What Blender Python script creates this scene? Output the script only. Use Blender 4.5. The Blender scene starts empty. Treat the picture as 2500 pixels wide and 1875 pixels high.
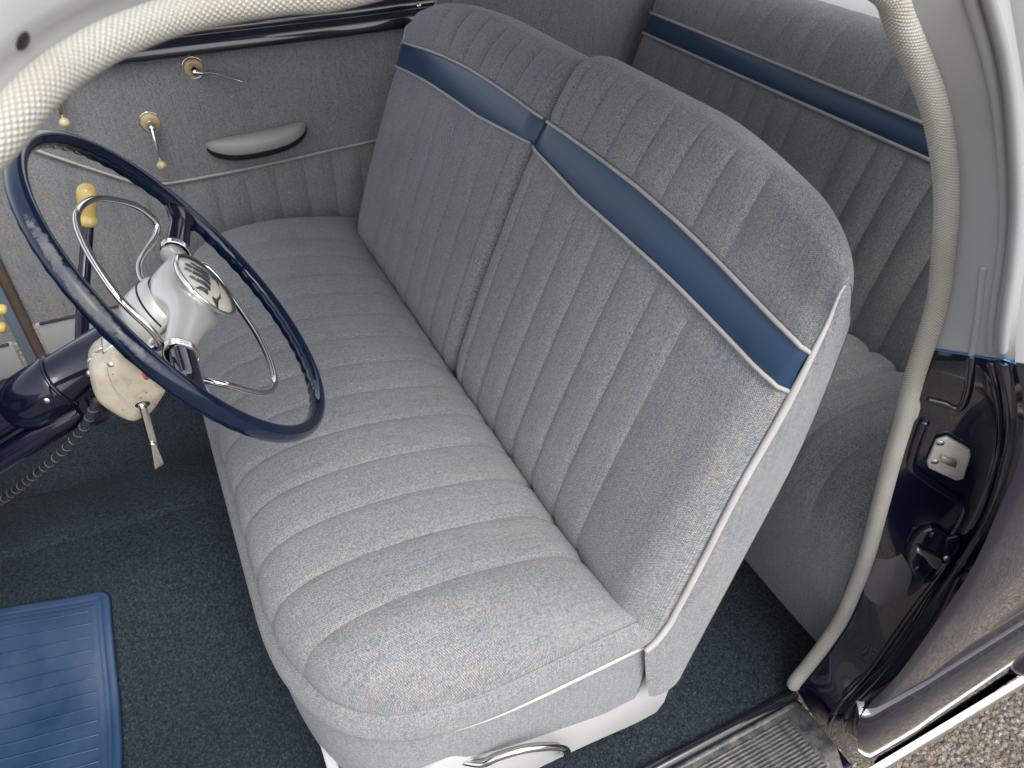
import bpy, math, random
import numpy as np
from mathutils import Vector, Matrix
from mathutils.bvhtree import BVHTree
random.seed(4)
SC = bpy.context.scene
COL = SC.collection

# ------------------------------------------------------------------ camera
# world: x towards the rear of the car, y across the car (away from the open door), z up, floor z = 0
CAM = np.array([0., 0., 1.25]); F = 1857.; CX, CY = 1250., 937.5
PITCH, YAW = math.radians(39.2), math.radians(25.9)
RV = np.array([math.cos(YAW), -math.sin(YAW), 0.])
HV = np.array([math.sin(YAW), math.cos(YAW), 0.])
FV = HV*math.cos(PITCH) - np.array([0, 0, math.sin(PITCH)])
UV_ = np.cross(RV, FV)
cam = bpy.data.cameras.new('camera'); cam_o = bpy.data.objects.new('camera', cam); COL.objects.link(cam_o)
cam_o.matrix_world = Matrix(((RV[0], UV_[0], -FV[0], CAM[0]), (RV[1], UV_[1], -FV[1], CAM[1]), (RV[2], UV_[2], -FV[2], CAM[2]), (0, 0, 0, 1)))
cam.sensor_width = 36.; cam.lens = 36.*F/2500.; cam.clip_start = .02; cam.clip_end = 500.
cam.dof.use_dof = True; cam.dof.focus_distance = 1.12; cam.dof.aperture_fstop = 13.
SC.camera = cam_o

# ------------------------------------------------------------------ light
w = bpy.data.worlds.new('World'); SC.world = w; w.use_nodes = True
nt = w.node_tree; nt.nodes.clear()
sky = nt.nodes.new('ShaderNodeTexSky'); sky.sky_type = 'NISHITA'; sky.sun_disc = False
SUN_EL, SUN_AZ = math.radians(52), math.radians(172)      # azimuth measured from +y clockwise (towards +x)
sky.sun_elevation = SUN_EL; sky.sun_rotation = SUN_AZ; sky.air_density = 1.0; sky.dust_density = 3.0; sky.ozone_density = 1.0
hs = nt.nodes.new('ShaderNodeHueSaturation'); hs.inputs['Saturation'].default_value = .34; hs.inputs['Value'].default_value = 1.
bg = nt.nodes.new('ShaderNodeBackground'); bg.inputs['Strength'].default_value = .15
wo = nt.nodes.new('ShaderNodeOutputWorld')
nt.links.new(sky.outputs[0], hs.inputs['Color']); nt.links.new(hs.outputs[0], bg.inputs['Color']); nt.links.new(bg.outputs[0], wo.inputs[0])
sun = bpy.data.lights.new('sun', 'SUN'); sun.energy = .6; sun.angle = math.radians(34); sun.color = (1., .97, .93)
sun_o = bpy.data.objects.new('sun', sun); COL.objects.link(sun_o)
sd = Vector((math.sin(SUN_AZ)*math.cos(SUN_EL), math.cos(SUN_AZ)*math.cos(SUN_EL), math.sin(SUN_EL)))
sun_o.rotation_euler = sd.to_track_quat('Z', 'Y').to_euler()
vs = SC.view_settings; vs.view_transform = 'Standard'; vs.look = 'None'; vs.exposure = 1.12; vs.gamma = 1.; vs.use_curve_mapping = False
SC.render.engine = 'CYCLES'
SC.cycles.max_bounces = 12; SC.cycles.diffuse_bounces = 8; SC.cycles.glossy_bounces = 4; SC.cycles.caustics_reflective = False; SC.cycles.caustics_refractive = False

# ------------------------------------------------------------------ pixel helpers (photograph px, 2500 x 1875)
def ray(px, py): return FV + RV*(px-CX)/F - UV_*(py-CY)/F
def on(px, py, ax, v):
    d = ray(px, py); return CAM + d*((v-CAM[ax])/d[ax])
DS = 2500/2212.
def D(px, py, ax, v): return on(px*DS, py*DS, ax, v)

# ------------------------------------------------------------------ mesh helpers
def sm(x): x = min(1., max(0., x)); return x*x*(3-2*x)
def link(o, parent=None):
    COL.objects.link(o)
    if parent is not None: o.parent = parent
    return o
def tag(o, label=None, cat=None, group=None, kind=None):
    if label: o['label'] = label
    if cat: o['category'] = cat
    if group: o['group'] = group
    if kind: o['kind'] = kind
    return o
def thing(name, label, cat, loc=(0, 0, 0)):
    o = bpy.data.objects.new(name, None); o.empty_display_size = .05; link(o); tag(o, label, cat); return o
def mesh(name, v, f, mat, parent=None, uv=None, smooth=True):
    me = bpy.data.meshes.new(name); me.from_pydata([tuple(map(float, p)) for p in v], [], [tuple(q) for q in f])
    if uv is not None:
        ul = me.uv_layers.new(name='UVMap')
        li = np.empty(len(me.loops), dtype=np.int32); me.loops.foreach_get('vertex_index', li)
        ul.data.foreach_set('uv', np.asarray(uv, dtype=np.float32)[li].ravel())
    if smooth: me.polygons.foreach_set('use_smooth', [True]*len(me.polygons))
    me.materials.append(mat); me.update()
    return link(bpy.data.objects.new(name, me), parent)
def gridf(nu, nv, wrapu=False, flip=False, off=0):
    f = []
    for i in range(nu if wrapu else nu-1):
        for j in range(nv-1):
            a = i*nv+j; b = ((i+1) % nu)*nv+j
            q = (a, b, b+1, a+1); f.append(tuple(off+k for k in (q[::-1] if flip else q)))
    return f
def loft(name, rails, mat, parent=None, flip=False, uvs=None, smooth=True):
    """rails: list of equal length point lists"""
    R = np.array(rails, dtype=float); nu, nv = R.shape[:2]
    if uvs is None:
        a = np.zeros((nu, nv)); b = np.zeros((nu, nv))
        a[1:] = np.cumsum(np.linalg.norm(R[1:]-R[:-1], axis=2), 0); b[:, 1:] = np.cumsum(np.linalg.norm(R[:, 1:]-R[:, :-1], axis=2), 1)
        a = np.repeat(a.mean(1, keepdims=True), nv, 1); b = np.repeat(b.mean(0, keepdims=True), nu, 0)
        uvs = np.stack([a, b], 2)
    return mesh(name, R.reshape(-1, 3), gridf(nu, nv, flip=flip), mat, parent, np.array(uvs).reshape(-1, 2), smooth)
def crom(P, n, closed=False):
    """Catmull-Rom resample to n points, even in arc length"""
    P = np.array(P, dtype=float)
    Q = np.vstack([P[-1:], P, P[:2]]) if closed else np.vstack([2*P[0]-P[1], P, 2*P[-1]-P[-2]])
    out = []
    seg = len(P) if closed else len(P)-1
    for i in range(seg):
        p0, p1, p2, p3 = Q[i:i+4]
        for t in np.linspace(0, 1, 24, endpoint=False):
            out.append(.5*((2*p1)+(-p0+p2)*t+(2*p0-5*p1+4*p2-p3)*t*t+(-p0+3*p1-3*p2+p3)*t**3))
    out.append(P[0] if closed else P[-1]); out = np.array(out)
    L = np.concatenate([[0], np.cumsum(np.linalg.norm(out[1:]-out[:-1], axis=1))])
    tt = np.linspace(0, L[-1], n, endpoint=not closed)
    return np.stack([np.interp(tt, L, out[:, k]) for k in range(out.shape[1])], 1)
def frames(P, closed=False):
    P = np.array(P); T = np.roll(P, -1, 0)-np.roll(P, 1, 0)
    if not closed: T[0] = P[1]-P[0]; T[-1] = P[-1]-P[-2]
    T /= np.linalg.norm(T, axis=1, keepdims=True)+1e-12
    N = []; n = np.cross(T[0], [0.31, .2, .93]); n /= np.linalg.norm(n)
    for t in T:
        n = n-t*(n@t); n /= np.linalg.norm(n); N.append(n.copy())
    N = np.array(N); return T, N, np.cross(T, N)
def tube(name, P, r, mat, parent=None, ns=12, closed=False, cap=True, smooth_n=None, flat=1., frame=None):
    P = np.array(P, dtype=float)
    if smooth_n: P = crom(P, smooth_n, closed)
    n = len(P); r = np.broadcast_to(np.array(r, dtype=float), (n,)) if np.ndim(r) < 2 else r
    T, N, B = frames(P, closed) if frame is None else frame
    L = np.concatenate([[0], np.cumsum(np.linalg.norm(P[1:]-P[:-1], axis=1))])
    v = []; uv = []; f = []
    for i in range(n):
        for k in range(ns+1):
            a = 2*math.pi*k/ns
            v.append(P[i]+r[i]*(math.cos(a)*N[i]+flat*math.sin(a)*B[i])); uv.append((L[i], a*float(np.mean(r))))
    for i in range(n if closed else n-1):
        for k in range(ns):
            a = i*(ns+1)+k; b = ((i+1) % n)*(ns+1)+k; f.append((a, a+1, b+1, b))
    if cap and not closed:
        for i, sgn in ((0, -1), (n-1, 1)):
            c0 = i*(ns+1); prev = [c0+k for k in range(ns)]
            for q in (.5, .9):     # rounded end
                rr = math.sqrt(1-q*q); base = len(v)
                for k in range(ns):
                    a = 2*math.pi*k/ns
                    v.append(P[i]+sgn*T[i]*r[i]*q*.6+rr*r[i]*(math.cos(a)*N[i]+flat*math.sin(a)*B[i])); uv.append((L[i]+sgn*q*r[i], a*float(np.mean(r))))
                for k in range(ns):
                    q4 = (prev[k], prev[(k+1) % ns], base+(k+1) % ns, base+k); f.append(q4 if sgn > 0 else q4[::-1])
                prev = [base+k for k in range(ns)]
            f.append(prev if sgn > 0 else prev[::-1])
    return mesh(name, v, f, mat, parent, uv)
def lathe(name, prof, origin, axis, mat, parent=None, ns=32, ref=None, sy=1.):
    """prof: (radius, height) along axis"""
    ax = np.array(axis, dtype=float); ax /= np.linalg.norm(ax)
    e = np.cross(ax, [.1, .2, 1.] if ref is None else ref); e /= np.linalg.norm(e); g = np.cross(ax, e); o = np.array(origin)
    v = []; n = len(prof)
    for r, h in prof:
        for k in range(ns):
            a = 2*math.pi*k/ns; v.append(o+ax*h+max(r, 1e-5)*(math.cos(a)*e+sy*math.sin(a)*g))
    f = [(i*ns+k, i*ns+(k+1) % ns, (i+1)*ns+(k+1) % ns, (i+1)*ns+k) for i in range(n-1) for k in range(ns)]
    uv = [(p[0], p[1]) for p in v]
    return mesh(name, v, f, mat, parent, uv)
def bevel(o, wd=.002, seg=2):
    m = o.modifiers.new('b', 'BEVEL'); m.width = wd; m.segments = seg; m.limit_method = 'ANGLE'; m.angle_limit = math.radians(35)
    return o
def prism(name, poly, off, mat, parent=None, bw=.002, seg=2, smooth=True):
    """poly: list of 3D points, extruded by vector off"""
    p = [np.array(q, dtype=float) for q in poly]; n = len(p); off = np.array(off)
    v = p+[q+off for q in p]
    f = [tuple(range(n))[::-1], tuple(range(n, 2*n))]+[(i, (i+1) % n, (i+1) % n+n, i+n) for i in range(n)]
    nrm = np.cross(p[1]-p[0], p[2]-p[1])
    o = mesh(name, v, f, mat, parent, [(q[0]+q[1], q[2]) for q in v], smooth)
    me = o.data
    import bmesh
    bm = bmesh.new(); bm.from_mesh(me); bmesh.ops.recalc_face_normals(bm, faces=bm.faces); bm.to_mesh(me); bm.free()
    if bw: bevel(o, bw, seg)
    return o
def box(name, lo, hi, mat, parent=None, bw=.003, seg=2):
    x0, y0, z0 = lo; x1, y1, z1 = hi
    return prism(name, [(x0, y0, z0), (x1, y0, z0), (x1, y1, z0), (x0, y1, z0)], (0, 0, z1-z0), mat, parent, bw, seg)
def bvh(o):
    me = o.data; return BVHTree.FromPolygons([v.co.copy() for v in me.vertices], [tuple(p.vertices) for p in me.polygons])
def hit(trees, px, py):
    d = Vector(ray(px, py)).normalized(); best = None
    for t in trees:
        l, n, i, ds = t.ray_cast(Vector(CAM), d)
        if l is not None and (best is None or ds < best[2]): best = (np.array(l), np.array(n), ds)
    if best is None: return None
    l, n, ds = best
    if n@np.array(d) > 0: n = -n
    return l, n
def decal(name, pix, trees, mat, parent, th=.003, lift=0., bw=.001, ref=None, rnd=False):
    """plate on a surface: the outline (pixels) is dropped on the tangent plane at its middle"""
    c = np.mean(np.array(pix), 0); l, n = hit(trees, *(ref or c))
    pts = []
    if rnd: pix = crom(np.array(pix, dtype=float), 40, True)
    for p in pix:
        d = ray(*p); pts.append(CAM+d*(((l-CAM)@n)/(d@n))+n*lift)
    return prism(name, pts, n*th, mat, parent, bw, 2), l, n

# ------------------------------------------------------------------ materials
def newmat(name):
    m = bpy.data.materials.new(name); m.use_nodes = True; t = m.node_tree; return m, t, t.nodes['Principled BSDF']
def nd(t, typ, **kw):
    n = t.nodes.new(typ)
    for k, v in kw.items():
        if k.startswith('i_'):
            n.inputs[k[2:].replace('_', ' ')].default_value = v
        else: setattr(n, k, v)
    return n
def math_(t, op, a, b=None, c=None):
    n = t.nodes.new('ShaderNodeMath'); n.operation = op
    for i, x in enumerate((a, b, c)):
        if x is None: continue
        if isinstance(x, (int, float)): n.inputs[i].default_value = x
        else: t.links.new(x, n.inputs[i])
    return n.outputs[0]
def mixc(t, fac, a, b, mode='MIX'):
    n = t.nodes.new('ShaderNodeMix'); n.data_type = 'RGBA'; n.blend_type = mode
    for i, x in ((0, fac), (6, a), (7, b)):
        if isinstance(x, (int, float)): n.inputs[i].default_value = x
        elif isinstance(x, tuple): n.inputs[i].default_value = x if len(x) == 4 else (*x, 1)
        else: t.links.new(x, n.inputs[i])
    return n.outputs[2]
def ramp(t, fac, stops):
    n = t.nodes.new('ShaderNodeValToRGB'); e = n.color_ramp.elements
    while len(e) < len(stops): e.new(.5)
    for q, (p, c) in zip(e, stops): q.position = p; q.color = (*c, 1) if len(c) == 3 else c
    t.links.new(fac, n.inputs[0]); return n.outputs[0]
def noise(t, vec, scale, detail=2., rough=.5, w=None):
    n = t.nodes.new('ShaderNodeTexNoise'); n.inputs['Scale'].default_value = scale; n.inputs['Detail'].default_value = detail; n.inputs['Roughness'].default_value = rough
    if vec is not None: t.links.new(vec, n.inputs['Vector'])
    return n.outputs[0]
def mapv(t, vec, sc=(1, 1, 1), loc=(0, 0, 0), rot=(0, 0, 0)):
    n = t.nodes.new('ShaderNodeMapping'); n.inputs['Scale'].default_value = sc; n.inputs['Location'].default_value = loc; n.inputs['Rotation'].default_value = rot
    t.links.new(vec, n.inputs['Vector']); return n.outputs[0]
def coord(t, which='UV'): return t.nodes.new('ShaderNodeTexCoord').outputs[which]
def bumpn(t, bs, h, strength=.5, dist=.001):
    n = t.nodes.new('ShaderNodeBump'); n.inputs['Strength'].default_value = strength; n.inputs['Distance'].default_value = dist
    t.links.new(h, n.inputs['Height']); t.links.new(n.outputs[0], bs.inputs['Normal']); return n
def simple(name, col, rough=.5, metal=0., coat=0., var=.0, vscale=30., bump=0., bscale=300., spec=.5, coat_rough=.03):
    m, t, b = newmat(name)
    b.inputs['Roughness'].default_value = rough; b.inputs['Metallic'].default_value = metal; b.inputs['Coat Weight'].default_value = coat
    b.inputs['Coat Roughness'].default_value = coat_rough; b.inputs['Specular IOR Level'].default_value = spec
    ob = coord(t, 'Object')
    n = noise(t, ob, vscale, 3.)
    c = mixc(t, n, tuple(x*(1-var) for x in col), tuple(min(1, x*(1+var)) for x in col)); t.links.new(c, b.inputs['Base Color'])
    r = math_(t, 'MULTIPLY_ADD', n, .12 if rough > .1 else .04, rough-.05 if rough > .1 else rough-.02); t.links.new(math_(t, 'MAXIMUM', r, .01), b.inputs['Roughness'])
    if bump: bumpn(t, b, noise(t, ob, bscale, 2.), bump, .001)
    return m
def fabric_mat(name, dark=1., pitch=.00150, soft=1., tint=(1, 1, 1)):
    m, t, b = newmat(name)
    uv = coord(t, 'UV'); sp = t.nodes.new('ShaderNodeSeparateXYZ'); t.links.new(uv, sp.inputs[0]); u, v = sp.outputs[0], sp.outputs[1]
    k = math.pi/pitch
    # slightly wandering threads
    wob = math_(t, 'MULTIPLY_ADD', noise(t, uv, 60., 2.), .0012, -.0006)
    uu = math_(t, 'ADD', u, wob); vv = math_(t, 'ADD', v, wob)
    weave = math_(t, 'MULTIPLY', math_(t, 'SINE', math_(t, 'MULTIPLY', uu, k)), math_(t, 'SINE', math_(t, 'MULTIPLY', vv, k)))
    over = math_(t, 'GREATER_THAN', weave, 0.)
    # slub yarns: noise stretched along each thread direction
    warp = noise(t, mapv(t, uv, (740, 130, 1)), 1., 2., .6); weft = noise(t, mapv(t, uv, (130, 740, 1), (7, 3, 0)), 1., 2., .6)
    stops = [(0., (.09, .115, .155)), (.36, (.165, .215, .285)), (.45, (.275, .30, .33)), (.52, (.36, .36, .36)), (.60, (.42, .405, .375)), (.72, (.52, .515, .495)), (1., (.72, .72, .71))]
    cb_ = t.nodes.new('ShaderNodeCombineXYZ')
    t.links.new(math_(t, 'FLOOR', math_(t, 'MULTIPLY', uu, 1/pitch)), cb_.inputs[0]); t.links.new(math_(t, 'FLOOR', math_(t, 'MULTIPLY', vv, 1/pitch)), cb_.inputs[1])
    wn = t.nodes.new('ShaderNodeTexWhiteNoise'); wn.noise_dimensions = '2D'; t.links.new(cb_.outputs[0], wn.inputs['Vector'])
    cell = math_(t, 'MULTIPLY_ADD', wn.outputs['Value'], .42, -.21)
    ca = ramp(t, math_(t, 'ADD', warp, cell), [(.25, (.14, .172, .22)), (.5, (.250, .278, .315)), (.75, (.375, .388, .405))])
    cb = ramp(t, math_(t, 'ADD', weft, cell), [(.25, (.33, .305, .275)), (.5, (.455, .44, .41)), (.75, (.60, .595, .575))])
    c = mixc(t, over, ca, cb)
    c = mixc(t, .15, c, mixc(t, .5, ca, cb))
    c = mixc(t, 1., c, ramp(t, math_(t, 'ABSOLUTE', weave), [(0., (.60, .61, .63)), (.45, (1.08, 1.08, 1.08))]), 'MULTIPLY')                                # part of it blends below pixel size; shade in thread gaps painted into colour
    # long tonal streaks across the cloth
    st = noise(t, mapv(t, uv, (430, 24, 1)), 1., 3.); st2 = noise(t, mapv(t, uv, (260, 7, 1), (3, 9, 0)), 1., 3.)
    s_ = math_(t, 'ADD', st, st2)
    c = mixc(t, 1., c, ramp(t, math_(t, 'MULTIPLY', s_, .5), [(.38, (.78, .86, .97)), (.5, (.985, .99, 1.0)), (.62, (1.09, 1.04, .955))]), 'MULTIPLY')
    big = noise(t, coord(t, 'Object'), 9., 3.)
    c = mixc(t, 1., c, ramp(t, big, [(.3, (.92*dark*tint[0], .92*dark*tint[1], .94*dark*tint[2])), (.7, (1.04*dark*tint[0], 1.03*dark*tint[1], 1.02*dark*tint[2]))]), 'MULTIPLY')
    t.links.new(c, b.inputs['Base Color'])
    b.inputs['Roughness'].default_value = .92; b.inputs['Specular IOR Level'].default_value = .2
    b.inputs['Sheen Weight'].default_value = .25; b.inputs['Sheen Roughness'].default_value = .5; b.inputs['Sheen Tint'].default_value = (.9, .95, 1, 1)
    h = math_(t, 'ADD', math_(t, 'ABSOLUTE', weave), math_(t, 'MULTIPLY', math_(t, 'ADD', warp, weft), .8))
    wr = noise(t, coord(t, 'Object'), 24., 3.)
    bm1 = bumpn(t, b, h, .55*soft, .0007)
    b2 = t.nodes.new('ShaderNodeBump'); b2.inputs['Strength'].default_value = .35; b2.inputs['Distance'].default_value = .006
    t.links.new(wr, b2.inputs['Height']); t.links.new(b2.outputs[0], bm1.inputs['Normal'])
    return m
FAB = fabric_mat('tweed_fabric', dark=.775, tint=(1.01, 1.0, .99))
def carpet_mat():
    m, t, b = newmat('loop_carpet')
    ob = coord(t, 'Object')
    vo = t.nodes.new('ShaderNodeTexVoronoi'); vo.inputs['Scale'].default_value = 185.; t.links.new(mapv(t, ob, (1, 1, .5)), vo.inputs['Vector'])
    nn_ = t.nodes.new('ShaderNodeTexNoise'); nn_.inputs['Scale'].default_value = 270.; nn_.inputs['Detail'].default_value = 2.5; nn_.inputs['Distortion'].default_value = 1.6; t.links.new(ob, nn_.inputs['Vector'])
    n = nn_.outputs[0]; big = noise(t, ob, 6., 4.)
    d = math_(t, 'SUBTRACT', 1., math_(t, 'MULTIPLY', vo.outputs['Distance'], 1.5))
    h = math_(t, 'MULTIPLY_ADD', n, 1.9, math_(t, 'MULTIPLY', d, .35))
    c = ramp(t, math_(t, 'MULTIPLY', h, .55), [(.42, (.008, .012, .016)), (.62, (.032, .047, .059)), (.84, (.095, .13, .155))])
    c = mixc(t, 1., c, ramp(t, big, [(.3, (.86, .88, .9)), (.62, (1.03, 1.03, 1.02)), (.8, (1.2, 1.17, 1.08))]), 'MULTIPLY')
    t.links.new(c, b.inputs['Base Color']); b.inputs['Roughness'].default_value = .95; b.inputs['Specular IOR Level'].default_value = .15
    b.inputs['Sheen Weight'].default_value = .12; b.inputs['Sheen Tint'].default_value = (.6, .75, .9, 1)
    bumpn(t, b, h, 1., .006)
    return m
CARPET = carpet_mat()
def vinyl_mat(name, col, rough=.33, grain=1.):
    m, t, b = newmat(name)
    ob = coord(t, 'Object'); big = noise(t, ob, 14., 4.); fine = noise(t, ob, 900., 2.)
    c = mixc(t, big, tuple(x*.78 for x in col), tuple(x*1.22 for x in col)); t.links.new(c, b.inputs['Base Color'])
    t.links.new(math_(t, 'MULTIPLY_ADD', big, .18, rough-.08), b.inputs['Roughness'])
    bumpn(t, b, math_(t, 'MULTIPLY_ADD', noise(t, ob, 22., 2.), 2.5, fine), .12*grain, .001)
    return m
BLUEV = vinyl_mat('blue_vinyl', (.020, .052, .108), .32)
PIPE = vinyl_mat('grey_piping', (.41, .39, .365), .45)
SIDEP = vinyl_mat('pale_piping', (.52, .51, .49), .45)
ARMV = vinyl_mat('grey_vinyl', (.37, .36, .345), .36)
WHITEP = simple('white_enamel', (.54, .54, .53), .32, var=.03, vscale=12, bump=.04, bscale=60)
NAVY = simple('navy_paint', (.0045, .0052, .018), .12, coat=1., var=.25, vscale=8., coat_rough=.025)
NAVYT = simple('navy_column_enamel', (.004, .005, .019), .10, coat=.6, spec=.3, var=.2, vscale=10., coat_rough=.03)
SILV = simple('silver_paint', (.37, .375, .38), .36, metal=.05, coat=.4, var=.05, vscale=10, bump=.03, bscale=40)
CHROME = simple('chrome', (.78, .77, .74), .09, metal=1., var=.06, vscale=40, bump=.02, bscale=90)
OLDCH = simple('worn_nickel', (.70, .68, .63), .34, metal=1., var=.22, vscale=60, bump=.15, bscale=160)
HUBS = simple('silver_hub_lacquer', (.64, .635, .60), .36, metal=.40, coat=.3, var=.05, vscale=16)
CREAM = simple('ivory_plastic', (.60, .50, .30), .3, coat=.3, var=.06, vscale=30)
YEL = simple('yellow_plastic', (.62, .46, .14), .25, coat=.5, var=.08, vscale=40)
AMBER = simple('amber_ring', (.58, .42, .20), .35, coat=.3, var=.1, vscale=60)
BLACK = simple('black_rubber', (.012, .012, .013), .5, var=.3, vscale=40, bump=.1)
BROWN = simple('brown_welt', (.10, .075, .055), .7, var=.25, vscale=40, bump=.2)
KICK = simple('grey_kick_panel', (.36, .36, .37), .45, var=.04, vscale=8)
RED = simple('red_lens', (.55, .012, .02), .2, coat=.6, var=.05)
MASKB = simple('blue_edge_paint', (.01, .17, .42), .3, coat=.5, var=.1)
EMBC = simple('emblem_ivory', (.86, .79, .68), .35, coat=.25, var=.03)
EMBD = simple('emblem_slate', (.045, .065, .085), .3, coat=.6, var=.1)
CABLE = simple('grey_cable_sleeve', (.035, .038, .045), .45, var=.2, vscale=60)
WIRE = simple('dull_wire', (.16, .165, .17), .5, var=.2)
HEADL = simple('headliner', (.74, .74, .73), .9, var=.05)  # pale tone chosen to bounce light into the cabin
def switch_mat():
    m, t, b = newmat('aged_ivory_housing'); ob = coord(t, 'Object')
    n = noise(t, ob, 38., 5., .65); n2 = noise(t, ob, 260., 3.)
    c = ramp(t, n, [(.30, (.40, .31, .20)), (.44, (.54, .48, .37)), (.62, (.60, .555, .455))])
    c = mixc(t, math_(t, 'GREATER_THAN', n2, .71), c, (.10, .06, .03)); t.links.new(c, b.inputs['Base Color'])
    b.inputs['Roughness'].default_value = .38; b.inputs['Coat Weight'].default_value = .2; bumpn(t, b, n2, .08, .001); return m
SWM = switch_mat()
def windlace_mat():
    m, t, b = newmat('woven_windlace'); uv = coord(t, 'UV'); sp = t.nodes.new('ShaderNodeSeparateXYZ'); t.links.new(mapv(t, uv, (1, 1, 1), rot=(0, 0, .78)), sp.inputs[0])
    k = math.pi/.0025
    a = math_(t, 'ABSOLUTE', math_(t, 'SINE', math_(t, 'MULTIPLY', sp.outputs[0], k))); d = math_(t, 'ABSOLUTE', math_(t, 'SINE', math_(t, 'MULTIPLY', sp.outputs[1], k)))
    h = math_(t, 'MULTIPLY', a, d)
    n = noise(t, uv, 700., 2.); st = noise(t, uv, 14., 3.)
    c = ramp(t, math_(t, 'MULTIPLY_ADD', n, .25, math_(t, 'MULTIPLY', h, .8)), [(.10, (.29, .28, .24)), (.40, (.47, .46, .41)), (.72, (.61, .60, .545))])
    c = mixc(t, 1., c, ramp(t, st, [(.3, (.86, .80, .72)), (.6, (1, 1, 1))]), 'MULTIPLY'); t.links.new(c, b.inputs['Base Color'])
    b.inputs['Roughness'].default_value = .75; b.inputs['Sheen Weight'].default_value = .2; bumpn(t, b, h, 1., .0009); return m
WIND = windlace_mat()
def rim_mat():
    """navy wheel enamel, rubbed through to a dull grey primer on the outer front where hands slide"""
    m, t, b = newmat('worn_wheel_enamel'); ob = coord(t, 'Object'); uv = coord(t, 'UV')
    sp = t.nodes.new('ShaderNodeSeparateXYZ'); t.links.new(uv, sp.inputs[0])
    n = noise(t, mapv(t, ob, (1, 1, 1)), 130., 5., .7); n2 = noise(t, ob, 9., 2.)
    att = t.nodes.new('ShaderNodeAttribute'); att.attribute_name = 'wear'
    wv = math_(t, 'ADD', att.outputs['Fac'], math_(t, 'MULTIPLY_ADD', n, .55, -.42))
    wv = math_(t, 'ADD', wv, math_(t, 'MULTIPLY_ADD', n2, .5, -.25))
    mask = ramp(t, wv, [(.52, (0, 0, 0)), (.60, (1, 1, 1))])
    tone = ramp(t, noise(t, ob, 45., 4.), [(.35, (.12, .16, .20)), (.55, (.24, .225, .20)), (.7, (.30, .33, .36))])
    c = mixc(t, math_(t, 'MULTIPLY', mask, .55), (.002, .0095, .032), tone); t.links.new(c, b.inputs['Base Color'])
    t.links.new(math_(t, 'MULTIPLY_ADD', mask, .25, .06), b.inputs['Roughness'])
    t.links.new(math_(t, 'MULTIPLY_ADD', mask, -.5, .6), b.inputs['Coat Weight']); b.inputs['Specular IOR Level'].default_value = .3; b.inputs['Coat Roughness'].default_value = .04
    bumpn(t, b, math_(t, 'MULTIPLY', mask, -1.), .25, .0006); return m
RIM = rim_mat()
def scuff_mat():
    m, t, b = newmat('scuffed_sill_rubber'); ob = coord(t, 'Object')
    n = noise(t, ob, 40., 5., .7); n2 = noise(t, ob, 400., 3.)
    c = ramp(t, n, [(.35, (.05, .055, .062)), (.55, (.13, .13, .125)), (.72, (.28, .25, .20))]); t.links.new(c, b.inputs['Base Color'])
    t.links.new(ramp(t, n, [(.3, (.16,)*3), (.7, (.42,)*3)]), b.inputs['Roughness']); bumpn(t, b, n2, .25, .001); return m
SCUFF = scuff_mat()
def gravel_mat():
    m, t, b = newmat('gravel'); ob = coord(t, 'Object')
    vo = t.nodes.new('ShaderNodeTexVoronoi'); vo.inputs['Scale'].default_value = 95.; t.links.new(ob, vo.inputs['Vector'])
    v2 = t.nodes.new('ShaderNodeTexVoronoi'); v2.inputs['Scale'].default_value = 210.; t.links.new(ob, v2.inputs['Vector'])
    sp = t.nodes.new('ShaderNodeSeparateColor'); t.links.new(vo.outputs['Color'], sp.inputs[0])
    c = ramp(t, sp.outputs[0], [(0., (.10, .095, .09)), (.3, (.24, .215, .185)), (.55, (.34, .295, .245)), (.75, (.40, .33, .27)), (.9, (.30, .30, .31)), (1., (.55, .52, .48))])
    sh = ramp(t, vo.outputs['Distance'], [(.2, (1, 1, 1)), (.75, (.35, .33, .3))]); c = mixc(t, 1., c, sh, 'MULTIPLY')
    c = mixc(t, math_(t, 'MULTIPLY', noise(t, ob, 7., 4.), .5), c, (.30, .245, .19)); t.links.new(c, b.inputs['Base Color']); b.inputs['Roughness'].default_value = .9
    h = math_(t, 'ADD', math_(t, 'MULTIPLY', vo.outputs['Distance'], -1.), math_(t, 'MULTIPLY', v2.outputs['Distance'], -.4)); bumpn(t, b, h, 1., .008); return m
GRAVEL = gravel_mat()
def mat_mat():
    m, t, b = newmat('blue_floor_mat_vinyl'); ob = coord(t, 'Object'); big = noise(t, ob, 11., 5., .6)
    c = mixc(t, ramp(t, big, [(.3, (0, 0, 0)), (.72, (1, 1, 1))]), (.015, .042, .100), (.034, .072, .145)); t.links.new(c, b.inputs['Base Color'])
    t.links.new(math_(t, 'MULTIPLY_ADD', big, .2, .22), b.inputs['Roughness']); bumpn(t, b, math_(t, 'MULTIPLY_ADD', noise(t, ob, 16., 2.), 9., noise(t, ob, 700., 2.)), .22, .001); return m
MATB = mat_mat()

def quarter(d, R): q = 1-min(1., max(0., d/R)); return 1-math.sqrt(max(0., 1-q*q))

# ------------------------------------------------------------------ setting: ground and car floor
g = mesh('ground', [(-30, -30, -.40), (30, -30, -.40), (30, 30, -.40), (-30, 30, -.40)], [(0, 1, 2, 3)], GRAVEL, smooth=False); tag(g, 'brown grey gravel beside the car', None, kind='structure')

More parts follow.
